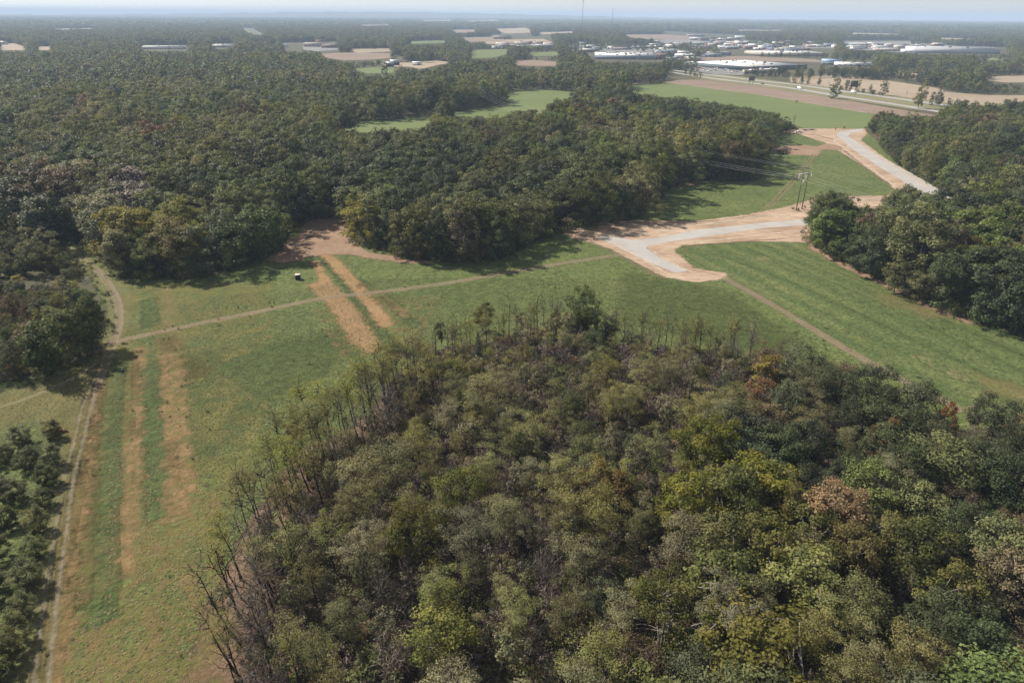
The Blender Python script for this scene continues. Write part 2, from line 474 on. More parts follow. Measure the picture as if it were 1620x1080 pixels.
WOOD = [(-35.8,37.6),(-39.2,48.1),(-43.1,61.9),(-45.2,72.4),(-45.7,83.9),(-45.4,98),(-43.8,114.2),(-37,120.6),(-31,130.9),(-28.3,145.6),(-19.5,156.5),(-8.4,164.1),(7,172.3),(25.6,165.7),(41.5,160.3),(63.4,156.2),(67.9,142.1),(74.9,130.8),(84.4,124.5),(96.6,122.2),(110.6,121.1),(140.3,115.7),(118.4,71.4),(76.3,38.2)]
LEFTWOOD = [(-146.6,132.2),(-122.2,142.5),(-114.4,145.7),(-111.9,155.9),(-114,164.9),(-118.9,176),(-123.8,185.5),(-131.6,195.3),(-139.4,202.6),(-148.2,201.4),(-159.2,196.9),(-197.4,191.1)]
patch('meadow', MEADOW, M['meadow'], 0.012, 3, 3.0)
patch('wood_floor', WOOD, M['litter'], 0.02, 4, 3.0)
patch('crop_field', [(61.3,250.4),(84.2,258.9),(116.7,259.6),(120,233.3),(124.6,214.7),(128.8,195.5),(133,183),(144,169.4),(158.7,135.9),(132.7,107.3),(108.8,122.3),(102.1,132.5),(97.2,143.4),(90.2,161.7),(82.3,185.9),(72.1,216.2)], M['crop'], 0.024, 2, 3.0)
for pts in ([(75.1,245.3),(90.3,219.6),(101.3,195),(110.8,169),(121.2,140.7)], [(89.4,251.8),(105,218.6),(116.4,190.3),(125.1,161.4),(129.4,148.3)], [(97.8,255.2),(113.7,223.8),(125.8,186.6),(135.5,157.2)]):
    strip('crop_line', pts, 0.5, M['lushgreen'], 0.030, 0.7)
# mown verge on the left of the farm track, and the lane behind the small wood
patch('mown_lane', [(-186.6,259.9),(-172.6,254.4),(-156.7,239.2),(-136.7,219.2),(-125.4,209.7),(-117.9,197.6),(-107.3,174),(-102.6,158.2),(-94.2,132.8),(-87.2,113.3),(-75.2,88),(-62.4,61.8),(-56.6,48),(-62.3,47.9),(-68.7,63.7),(-78.9,88),(-90.3,113.2),(-107.2,128.6),(-119.9,119.7),(-129.6,132.4),(-119.4,138.3),(-112.3,143.5),(-108.9,156.3),(-113.8,173.9),(-123.4,192.3),(-136.7,209.5),(-155.9,228),(-169.8,236.8)], M['mown'], 0.026, 3, 1.5)
patch('field_margin', [(-127.6,129.7),(-117,134.8),(-112.1,140.8),(-107.5,151.1),(-107.8,161.9),(-97.4,138.5),(-90.4,120),(-87.4,113.3),(-104.5,128.7),(-109.8,124.2),(-118.2,117.4)], M['dryfaint'], 0.030, 3, 1.5)
# lush strips between the dry ones
for nm, pts, wd in (('lush_strip', [(-100.1,152.9),(-85.2,122.5),(-72.3,97.8),(-64.4,82.3),(-58.5,70)], 4.0),
                    ('lush_strip', [(-92.4,154.8),(-76.1,122.6),(-66.3,103.3),(-61.1,92.8)], 4.2),
                    ('lush_strip', [(-113.4,197.7),(-101.1,174.1)], 4.5),
                    ('lush_strip', [(-73.3,243.9),(-57.4,215.7),(-40.5,181.7),(-30.5,159.3)], 3.0),
                    ('lush_strip', [(-53.2,215.8),(-39.9,200),(-26.8,175.2)], 3.0)):
    strip(nm, pts, wd, M['lushgreen2'], 0.0352, 2.2)
patch('lush_grass', [(-85.4,158.5),(-66,164.4),(-48.1,174.9),(-41.2,159.1),(-47.5,145.3),(-54.4,133.3),(-57.3,118.1),(-61.5,109.3),(-72.3,127.7)], M['lushgreen'], 0.031, 4, 2.0)
patch('lush_grass', [(38.1,223.7),(60.5,211.8),(69.3,206.2),(77.2,176.8),(81.9,150.3),(71.8,157),(50,168.1),(31.7,185.1)], M['lushgreen'], 0.031, 4, 2.0)
for nm, pts, wd, mt in (('dry_strip', [(-112.5,207.6),(-102.9,187.7),(-94.3,170),(-89.4,158.4)], 4.6, 'dryfaint'),
                        ('dry_strip', [(-94.5,170),(-80.8,141.8),(-70.1,120.3),(-63,105.3),(-57.8,92.9)], 4.4, 'dry'),
                        ('dry_strip', [(-99.1,163.9),(-84.9,133),(-74.4,111.2),(-68.4,97.8),(-62.9,85.2),(-59.8,78.4)], 2.2, 'dry'),
                        ('dry_strip', [(-96.4,154.7),(-85.3,130.2),(-79.9,117.8)], 1.2, 'dryfaint'),
                        ('dry_strip', [(-101,147.9),(-88.8,122.5),(-80.3,105.1),(-72.6,88),(-66.1,74.6),(-59.9,61.8),(-55.3,51.6)], 1.3, 'dry'),
                        ('dry_strip', [(-101.4,152.9),(-89.2,127.5),(-78.3,105.1),(-69.4,88.1),(-62,74.6)], 2.0, 'dryfaint'),
                        ('dry_strip', [(-49.4,212.8),(-42.1,201),(-35.2,188.8)], 2.5, 'dryfaint'),
                        ('dry_strip', [(-41.9,200),(-35.5,191.3),(-29.5,181.8)], 2.5, 'dry'),
                        ('dry_strip', [(-70.5,243.9),(-57.5,220.7),(-43.9,194.7),(-34.8,175.1)], 4.6, 'drybold')):
    strip(nm, pts, wd, M[mt], 0.036, 2.8)
DRYGROUND = [(-81.5,105.1),(-79.4,117.8),(-62.7,109.3),(-52.7,98),(-46,82.5),(-42.3,70.2),(-37.3,60.1),(-32.7,48.1),(-53.7,48),(-67.1,74.6)]
patch('orange_grass', DRYGROUND, M['mottle'], 0.034, 5, 1.5)
patch('yellow_grass', [(-100.8,144.6),(-83.8,158.5),(-55.8,133.3),(-48.2,88.2),(-38.3,60.1),(-32.7,48.1),(-54.4,48),(-71.3,82.3)], M['mottley'], 0.033, 5, 2.0)
patch('yellow_grass', [(-126.9,208.5),(-106.2,210.6),(-78.7,209.4),(-65,166.4),(-78,144.9),(-97.1,147.9),(-111.7,173.9)], M['mottley'], 0.033, 5, 2.0)
patch('yellow_grass', [(-124,132.5),(-111.5,139.9),(-106.3,154.6),(-94.2,132.8),(-87.4,113.3),(-103.6,127.3),(-108.5,122.2),(-113,117.5)], M['mottley'], 0.033, 4, 2.0)
patch('orange_grass', [(-58.8,188.4),(-33.8,199),(-21.9,199.2),(-28,159.3),(-33.7,145.5),(-44.5,159.1)], M['mottle'], 0.0335, 4, 1.5)
patch('dry_patch', [(-73.4,232.3),(-69.7,233.8),(-61.6,215.6),(-51.9,198.7),(-43.2,181.6),(-34.6,163.7),(-36.3,159.2),(-42.1,163.6),(-50,179.3),(-55.6,191),(-63.1,202.9),(-67.6,209.6),(-63.9,212),(-67.5,221.8)], M['drybold'], 0.036, 2.5, 1.2)
patch('dry_patch', [(116.7,207.1),(126.8,199.1),(129.6,186.7),(124.5,184.2),(115.5,196.3)], M['dryfaint'], 0.036, 4, 1.5)
patch('dry_patch', [(115.3,150.7),(123.6,144.4),(125.2,130.1),(117.6,135.4),(112.5,141.2)], M['dryfaint'], 0.036, 4, 1.5)
patch('bare_soil', [(-89.8,233.4),(-88,247.4),(-89.3,268.1),(-87.6,288),(-72.7,292.5),(-63.5,260),(-54.5,244.3),(-39.2,236.5),(-24.9,231.2),(-38.5,231.6),(-51.8,236.2),(-60.9,241.1),(-67.9,241),(-74,238),(-80.9,230.1)], M['soilbrown'], 0.038, 4, 1.5)
patch('bare_soil', [(117,259.6),(121,235.4),(125.2,215.9),(129.4,196.5),(133.6,183.9),(136.6,179.9),(132.2,181.6),(127.4,192.9),(122.8,211.2),(117.1,229.1),(113.8,252.3)], M['soilbrown'], 0.038, 2, 1.0)
# graded earth beside the new road
patch('graded_earth', [(17.8,279.7),(35.2,288.9),(57.1,289.4),(78.9,288.9),(104.1,299.8),(126,313.7),(145.1,328.6),(165,335.6),(186.9,338.7),(179.9,312.7),(164.4,296),(125.6,269.2),(117.6,258.8),(91.9,259.9),(65.8,254.5),(61,248.1),(63.9,228.1),(73.2,223.1),(72.7,218),(60.9,213.6),(51.4,218.9),(43.3,236),(36,250.7),(23.7,263.6)], M['soil'], 0.042, 3, 1.2)
patch('graded_earth', [(198.7,552.3),(227.6,563.4),(262.4,568.2),(284.2,576),(268.7,536.2),(250.3,506.6),(234.3,438.6),(224.4,382.5),(217.4,328),(203.3,307.7),(164.4,296),(151.8,312),(183.4,334.7),(195.9,348.5),(200.4,366),(205.9,395.5),(212.1,437.9),(219.5,494.6),(215.4,531.1)], M['soil'], 0.044, 3, 1.5)
patch('bare_soil', [(171.7,467.9),(185.5,480.6),(197.1,486),(207.4,478.9),(218.8,492),(225.1,477),(217.7,464.7),(205.9,466.7),(194.1,443.7),(177.8,447.5)], M['soilbrown'], 0.046, 2, 1.0)
patch('bare_soil', [(70.5,347.9),(80.9,359.7),(93,369.1),(100.8,366.3),(91.9,357),(77,348),(67.5,331.7)], M['soilbrown'], 0.046, 2, 1.0)
patch('gravel_road', [(33.7,265.5),(38.4,266.5),(47.2,260.7),(57.9,264.3),(75.7,275.4),(105.5,286.5),(139.4,296.4),(147.9,299.8),(143.8,290.4),(135.6,287.2),(102.7,277.8),(75.9,265.5),(59.1,257.6),(52.4,253.4),(50.9,250.2),(55,236.9),(61.5,225.4),(56.1,222.8),(47.9,236.1),(40.7,250)], M['gravel'], 0.052, 0.8, 0.6)
patch('gravel_road', [(243,532.2),(250.8,544.8),(264.1,555),(279.4,565.5),(273.2,552.1),(256.9,538.8),(248.7,523.5),(236.9,465.4),(230,414.5),(222.7,366.7),(214.3,327.9),(201.6,322.7),(209.2,360.3),(216.7,410.3),(228.4,474.7)], M['gravel'], 0.054, 0.8, 0.8)
strip('dirt_track', [(-110.5,162.2),(-106.5,165.8),(-91.5,176.4),(-76.8,185.8),(-59.2,197.5),(-42.5,203.2),(-23,210.9),(-2.3,221.7),(20.2,233.4),(42.1,243.2)], 2.7, M['track'], 0.048, 1.0)
strip('dirt_track', [(71,219.9),(76.8,204.1),(82.5,186.4),(90,161.3),(97,143.1),(102,131.1)], 2.9, M['track'], 0.048, 1.0)
FARM = [(-159.3,237),(-144.5,223.6),(-131.6,208.4),(-120.1,192.4),(-112.5,178.3),(-107.4,165.8),(-101,147.9),(-95.9,132.8),(-89.2,117.7),(-83.9,105.1),(-76.1,89.5),(-69.3,75.8),(-62,61.8),(-55.8,50.1)]
strip('farm_track', FARM, 2.6, M['dryfaint'], 0.046, 1.5)
strip('farm_track', FARM[1:6], 1.6, M['track'], 0.047, 1.2, off=0.3)
for o_ in (-0.85, 0.85):
    strip('wheel_rut', FARM, 0.34 if o_ > 0 else 0.22, M['rut'], 0.050, 0.6, off=o_)
strip('wheel_rut', [(-104.8,156.4),(-105.6,147.8),(-108.6,139.9),(-112.2,134),(-118.3,128.5)], 0.6, M['rut'], 0.049, 1.2)
for o_ in (-1.0, 1.0):
    strip('wheel_rut', [(195.6,452.5),(174.5,412.7),(154.9,377.2),(137.9,346.9),(123.1,320.7),(117,311.2)], 0.8, M['track'], 0.050, 0.5, off=o_)
strip('wheel_rut', [(-103.7,152.9),(-97.2,138.5),(-92.4,127.5)], 0.7, M['track'], 0.051, 0.6)

M['tyre'] = groundmat('pale_tyre_lines', [(0.3, (0.36, 0.275, 0.20)), (0.5, (0.50, 0.405, 0.31)), (0.7, (0.66, 0.56, 0.45))], s1=0.2, s2=1.2, mixs=0.5, bump=0.1, bscale=1.5, edge=1, eamp=1.1, escale=0.35, ew=0.5, alpha=0.75)
M['berm'] = groundmat('dark_brown_earth', [(0.3, (0.13, 0.092, 0.066)), (0.5, (0.19, 0.135, 0.098)), (0.7, (0.26, 0.19, 0.14))], s1=0.2, s2=0.9, mixs=0.5, bump=0.3, bscale=1.2, edge=1, eamp=1.6, escale=0.3, ew=0.7, alpha=0.7)  # darker brown earth strips with frayed edges
for pts, wd, mt in (([(22.7,267),(33.3,270.8),(42,250.8),(49.5,231.9),(55.7,219),(68.9,219.8)], 1.0, 'tyre'), ([(34.8,272.6),(51.1,269.4),(71.3,279),(102.2,293.5),(128.6,304.7)], 1.2, 'tyre'), ([(24.5,274.2),(39.6,280.2),(61,280.7),(83.9,287),(115.5,300.1)], 0.7, 'tyre'),
                    ([(52.4,247.9),(56.8,234.8),(62.3,224.2),(69.4,221.7)], 0.8, 'tyre'), ([(61.2,256),(79.8,261.4),(105.5,270.6),(123.2,276.4)], 1.0, 'tyre'), ([(65.3,252.1),(83.9,258.1),(108.2,263.7)], 0.8, 'berm'), ([(29.7,260.3),(38.6,243.1),(46.1,225.2),(53.1,216.5)], 0.9, 'berm'),
                    ([(40.2,285),(62.1,286.5),(84.4,289),(109.8,300)], 1.0, 'berm'), ([(230,505.8),(222,464.9),(209.3,402.7),(200.2,355.7)], 1.3, 'tyre'), ([(247.3,512),(236.8,460.8),(226.2,403.2),(217.7,357.6)], 1.2, 'tyre'), ([(219.8,464.8),(205.8,399),(199.1,360)], 1.0, 'berm'),
                    ([(201.5,546),(226.3,553.4),(246.4,554.2),(253.7,548.1)], 2.0, 'tyre'), ([(209.3,533.9),(226.3,528.5),(230.9,505.8)], 1.5, 'berm'), ([(146.8,321.3),(162.2,329.1),(182.7,333.4)], 1.6, 'tyre'), ([(-84.1,242.2),(-80.6,262.2),(-75.5,283.4)], 0.9, 'berm'), ([(18.1,275.9),(31.8,281.9),(50.6,282.3)], 1.4, 'berm')):
    strip('tyre_lines' if mt == 'tyre' else 'dark_earth', pts, wd, M[mt], 0.0565 if mt == 'tyre' else 0.0475, 0.9)

# fields and roads far off (higher steps: they are hundreds of metres away)
O_MID = [(-142.2,528.9),(-136.2,571.9),(-92.3,603.6),(-63.4,637.9),(-44.9,656.6),(-38.4,675.6),(-7.7,707.4),(-6.8,822.3),(28.2,860.9),(71.1,834.2),(104.4,808.5),(148.1,868.6),(151,925.8),(203.3,965.4),(228.7,913.9),(277.5,818.8),(306.3,729.4),(332.6,656.9),(278.8,562.2),(230.2,563.5),(229.1,610.5),(224.9,674.6),(178.9,762.2),(130.8,796.9),(93,801.2),(62.8,773.9),(37.3,709.7),(25.7,633.6),(10.2,650.2),(-12,607.3),(-35.3,590.9),(-67.7,624.9),(-67.8,541.3),(-99.7,524.5)]
patch('green_field', O_MID, M['farfield'], 0.10, 4, 5.0)
patch('brown_field', [(199,965.1),(225,1006),(263,1019),(309.9,919.3),(345.2,809.4),(362.8,726.9),(375.2,677.3),(386.1,633.7),(363.1,593.7),(327.7,607.2),(330.4,652.4),(306.3,729.4),(277.5,818.8),(228.7,913.9)], M['brownfield'], 0.12, 4, 5.0)
strip('field_edge', [(202.3,960.7),(228.7,913.9),(277.5,818.8),(306.3,729.4),(330.4,652.4)], 4, M['tanfield'], 0.14, 2, step=20)
patch('roadside_verge', [(264,1121),(315,1113),(347,1036),(392.2,924.8),(437,795.3),(455.2,731.8),(413.3,660.8),(382.9,692.1),(351.4,790.4),(307.2,910.8),(259,1040)], M['verge'], 0.13, 4, 5.0)
patch('harvested_field', [(410,1085),(473,1101),(523,1028),(532.8,917.2),(516.8,861.6),(540.7,827.6),(601.1,831.2),(535.3,736.1),(474.9,722.2),(420.5,763.8),(410.1,826.7),(388.6,916.1),(374.6,987)], M['tanfield'], 0.11, 4, 5.0)
patch('harvested_field', [(708,1096),(773,1137),(847,1130),(763,1014),(673.2,998.3),(670,1028)], M['tanfield'], 0.11, 4, 6.0)
HWY_N = [(246,1151),(268,1079),(290,1021),(324.4,946.4),(346.6,889),(362.7,817.1),(379.2,761.5),(394.1,705.1),(402.6,662.6),(415,592.3)]
HWY_F = [(256,1200),(282,1135),(306,1082),(337,1004),(367.5,944.8),(387.6,876.1),(406.8,819.7),(423.7,769.9),(437.2,722.9),(458.5,641.3)]
strip('highway', HWY_N, 11, M['asphalt'], 0.20, 1, step=30)
strip('highway', HWY_F, 11, M['asphalt'], 0.20, 1, step=30)
O_FAR = [
    ('brown_field', [(-421,1615),(-368,1706),(-276,1660),(-244,1489),(-272,1422),(-321,1397),(-376,1475)], 'brownfield'),
    ('tan_field', [(-236,1312),(-189,1353),(-149,1415),(-114,1360),(-134,1271),(-150,1179),(-178,1235),(-211,1217)], 'tanfield'),
    ('green_field', [(-258,1184),(-226,1231),(-195,1204),(-181,1097),(-218,1082)], 'farfield'),
    ('green_field', [(-106,1834),(-21,1914),(-11,1692),(-42,1512),(-90,1484)], 'farfield'),
    ('brown_field', [(-1,1410),(28,1454),(81,1399),(76,1275),(35,1271),(6,1284)], 'brownfield'),
    ('tan_field', [(-409,1861),(-322,1908),(-287,1746),(-362,1677)], 'tanfield'),
    ('tan_field', [(-123,4684),(96,5231),(91,3739),(-38,3458)], 'tanfield'),
    ('brown_field', [(-205,2845),(-46,3048),(-28,2528),(-138,2390)], 'brownfield'),
    ('brown_field', [(-360,4222),(-229,4447),(-189,3665),(-276,3516)], 'brownfield'),
    ('tan_field', [(-1431,2068),(-1391,2075),(-1221,1853),(-1118,1698),(-1174,1691)], 'tanfield'),
    ('tan_field', [(-1214,1891),(-1184,1896),(-1067,1705),(-1094,1701)], 'tanfield'),
    ('brown_field', [(505,3476),(705,3525),(783,3230),(661,2720),(447,2822)], 'brownfield'),
    ('tan_field', [(-1287,10356),(-979,11891),(-696,8907),(-963,8015)], 'tanfield'),
    ('tan_field', [(-683,9787),(-244,12558),(-141,9277),(-509,8293)], 'tanfield'),
    ('parking_lot', [(143,2182),(228,2292),(301,2118),(431,2137),(451,1908),(390,1559),(314,1484),(338,1707),(187,1873),(139,1866)], 'lot'),
    ('parking_lot', [(331,1444),(363,1447),(374,1182),(342,1091),(305,1112),(282,1202)], 'lot'),
    ('parking_lot', [(471,2685),(698,2872),(767,2609),(933,2517),(997,2316),(898,2081),(644,2006),(503,1987),(469,2233)], 'lot'),
    ('parking_lot', [(1174,2681),(1450,2730),(1368,2277),(1143,1897),(987,1846),(917,2044)], 'lot'),
    ('tan_field', [(396,1584),(517,1647),(629,1539),(603,1413),(516,1443),(374,1469)], 'brownfield'),
    ('tan_field', [(612,1188),(640,1164),(604,1088),(576,1097)], 'tanfield'),
    ('parking_lot', [(-578,2027),(-493,2083),(-425,1824),(-460,1724),(-514,1812)], 'lot'),
    ('tan_field', [(-105,2577),(110,2756),(130,2276),(50,2168),(-82,2242)], 'tanfield'),
    ('highway', [(-1593,4386),(-1611,4487),(-1159,3289),(-1134,3185)], 'asphalt'),
    ('highway', [(-1554,4400),(-1570,4501),(-1003,3016),(-991,2927)], 'asphalt'),
    ('green_verge', [(-1580,4391),(-1554,4400),(-993,2927),(-1088,3093)], 'verge'),
    ('green_field', [(-749,2133),(-677,2193),(-636,2061),(-720,2048)], 'farfield'),
    ('tan_field', [(117,3746),(317,4091),(300,3664),(134,3387)], 'tanfield'), ('brown_field', [(-1256,5901),(-1038,6397),(-904,5711),(-1088,5320)], 'brownfield'), ('tan_field', [(-2418,3910),(-2311,4133),(-2128,3833),(-2224,3644)], 'tanfield'),
    ('tan_field', [(-2802,5918),(-2626,6467),(-2384,5930),(-2547,5474)], 'tanfield'), ('green_field', [(-354,2409),(-244,2551),(-207,2324),(-305,2206)], 'farfield'), ('brown_field', [(1458,4992),(1753,4876),(1625,4466),(1344,4471)], 'brownfield'),
    ('tan_field', [(1871,4213),(2033,3972),(1908,3694),(1706,3765)], 'tanfield'), ('green_field', [(1012,1628),(1102,1638),(1044,1539),(966,1531)], 'farfield'), ('tan_field', [(1843,3269),(1972,3122),(1861,2944),(1714,2992)], 'tanfield'), ('green_field', [(33,1727),(103,1796),(107,1626),(43,1568)], 'farfield'),
]
for nm, pl, mt in O_FAR:
    dist = np.mean([p[1] for p in pl])
    patch(nm, pl, M[mt], 0.2 + dist * 0.0001 + 0.05 * (mt == 'lot'), 5, max(6.0, dist / 150))

def ridge():
    # low wooded rise on the skyline
    n = 120
    V = []; F = []
    th = np.linspace(R(130), R(52), n)
    prof = [(11500, -2), (13500, 0.45), (16000, 1.0), (19000, -0.2), (21000, -2)]
    for a in th:
        deg = math.degrees(a)
        hgt = 95 * math.exp(-((deg - 99) / 16.0) ** 2) + 25 + 6 * math.sin(deg * 1.9) + 4 * math.sin(deg * 4.3 + 1)
        for r, k in prof:
            V.append((r * math.cos(a), r * math.sin(a), hgt * k if k > 0 else -2))
    m = len(prof)
    for i in range(n - 1):
        for j in range(m - 1):
            F.append((i*m + j, i*m + j + 1, (i+1)*m + j + 1, (i+1)*m + j))
    tag(add('hills', new_mesh('hills', V, [np.array(F)], [M['base']], smooth=True)), kind='structure')
ridge()

# ------------------------------------------------------------------ trees
def bark(name, col, col2):
    return plainmat(name, col, 0.9, 0, 0.2, 1.5, 0.1, col2)
BARK = bark('grey_brown_bark', (0.085, 0.07, 0.058), (0.04, 0.034, 0.03))
BARKD = bark('dark_bark', (0.045, 0.036, 0.03), (0.02, 0.017, 0.015))
BARKP = bark('pale_bark', (0.30, 0.27, 0.24), (0.12, 0.10, 0.085))
L = {}
L['deep'] = leafmat('deep_green_leaves', [(0.042, 0.055, 0.026), (0.068, 0.086, 0.038), (0.108, 0.126, 0.058)], spec=0.18, rough=0.55)
L['mid'] = leafmat('mid_green_leaves', [(0.060, 0.078, 0.026), (0.102, 0.126, 0.040), (0.158, 0.180, 0.060)])
L['olive'] = leafmat('olive_leaves', [(0.088, 0.096, 0.036), (0.138, 0.146, 0.053), (0.194, 0.194, 0.076)])
L['bright'] = leafmat('bright_green_leaves', [(0.072, 0.084, 0.020), (0.128, 0.138, 0.032), (0.215, 0.200, 0.052)], transl=0.42)
L['yellow'] = leafmat('yellow_green_leaves', [(0.115, 0.120, 0.030), (0.180, 0.180, 0.044), (0.250, 0.226, 0.064)], transl=0.42)
L['locust'] = leafmat('feathery_olive_leaves', [(0.145, 0.146, 0.058), (0.220, 0.220, 0.088), (0.310, 0.300, 0.125)], transl=0.42, spec=0.15, val=0.25)
L['locustg'] = leafmat('feathery_grey_green_leaves', [(0.130, 0.126, 0.072), (0.194, 0.186, 0.106), (0.268, 0.254, 0.148)], transl=0.35, spec=0.15, val=0.25)
L['rust'] = leafmat('rusty_leaves', [(0.110, 0.066, 0.034), (0.172, 0.100, 0.050), (0.230, 0.145, 0.072)])
L['orange'] = leafmat('orange_leaves', [(0.15, 0.070, 0.020), (0.23, 0.112, 0.030), (0.30, 0.165, 0.045)], transl=0.42)
L['gold'] = leafmat('golden_leaves', [(0.13, 0.100, 0.028), (0.20, 0.152, 0.040), (0.27, 0.20, 0.06)], transl=0.42)
L['tan'] = leafmat('fading_tan_leaves', [(0.115, 0.090, 0.052), (0.185, 0.140, 0.078), (0.265, 0.200, 0.112)], spec=0.2)
L['brown'] = leafmat('brown_leaves', [(0.082, 0.064, 0.038), (0.126, 0.098, 0.056), (0.172, 0.134, 0.078)], spec=0.2)
L['twig'] = leafmat('grey_twigs', [(0.11, 0.09, 0.076), (0.16, 0.132, 0.112), (0.235, 0.198, 0.168)], transl=0.0, spec=0.1)
L['twigp'] = leafmat('purplish_twigs', [(0.098, 0.074, 0.064), (0.144, 0.108, 0.094), (0.195, 0.15, 0.13)], transl=0.0, spec=0.1)
L['pine'] = leafmat('pine_needles', [(0.050, 0.062, 0.021), (0.092, 0.104, 0.034), (0.170, 0.166, 0.055)], transl=0.25, spec=0.2)
L['cedar'] = leafmat('cedar_needles', [(0.016, 0.024, 0.016), (0.027, 0.038, 0.023), (0.045, 0.057, 0.032)], transl=0.1, spec=0.3)
TONE = {'fresh': 'pale lime', 'deep': 'dark green', 'mid': 'mid green', 'olive': 'olive green', 'bright': 'bright green', 'yellow': 'yellow-green', 'locust': 'pale olive', 'locustg': 'grey-green',
        'rust': 'rust brown', 'orange': 'orange', 'gold': 'golden', 'tan': 'faded tan', 'brown': 'brown', 'twig': 'bare grey', 'twigp': 'bare purplish', 'pine': 'dark green', 'cedar': 'blackish green'}

def unit(v):
    return v / (np.linalg.norm(v, axis=-1, keepdims=True) + 1e-9)

def tubes(segs, sides=5):
    """segs: list of (pts (n,3), rads (n)) -> V, F4"""
    Vs = []; Fs = []; base = 0
    ang = np.arange(sides) * 2 * math.pi / sides
    for P, r in segs:
        P = np.asarray(P, float); n = len(P)
        r = np.asarray(r, float)
        T = unit(np.gradient(P, axis=0))
        ref = np.array([1.0, 0.13, 0.07]) if abs(T[0][0]) < 0.8 else np.array([0.1, 1.0, 0.07])
        A = unit(np.cross(T, ref)); B = np.cross(T, A)
        ring = P[:, None, :] + r[:, None, None] * (np.cos(ang)[None, :, None] * A[:, None, :] + np.sin(ang)[None, :, None] * B[:, None, :])
        Vs.append(ring.reshape(-1, 3))
        i = np.arange(n - 1)[:, None] * sides; j = np.arange(sides)[None, :]; k = (j + 1) % sides
        Fs.append(np.stack([i + j, i + k, i + sides + k, i + sides + j], -1).reshape(-1, 4) + base)
        base += n * sides
    return np.concatenate(Vs), np.concatenate(Fs)

def cards(C, nrm, size, aspect, g, along=None):
    """leaf-like lozenges at centres C facing nrm"""
    n = len(C)
    nrm = unit(nrm)
    a = g.normal(size=(n, 3)) if along is None else along
    u = unit(a - (a * nrm).sum(1)[:, None] * nrm)
    v = np.cross(nrm, u)
    size = np.broadcast_to(size, (n,))[:, None]
    bend = nrm * size * 0.12
    P = np.stack([C - u * size * 0.5 - bend, C + v * size * 0.5 * aspect, C + u * size * 0.5 - bend, C - v * size * 0.5 * aspect], 1).reshape(-1, 3)
    F = np.arange(n * 4).reshape(n, 4)
    return P, F

def curve(p0, p1, n, sag, g, wob=0.1):
    t = np.linspace(0, 1, n)[:, None]
    p0 = np.asarray(p0); p1 = np.asarray(p1)
    d = p1 - p0
    L_ = np.linalg.norm(d)
    mid = np.array([0, 0, sag * L_])
    return p0 + d * t + (t * (1 - t) * 4) * mid + np.sin(t * math.pi) * g.normal(size=3) * wob * L_ * 0.5

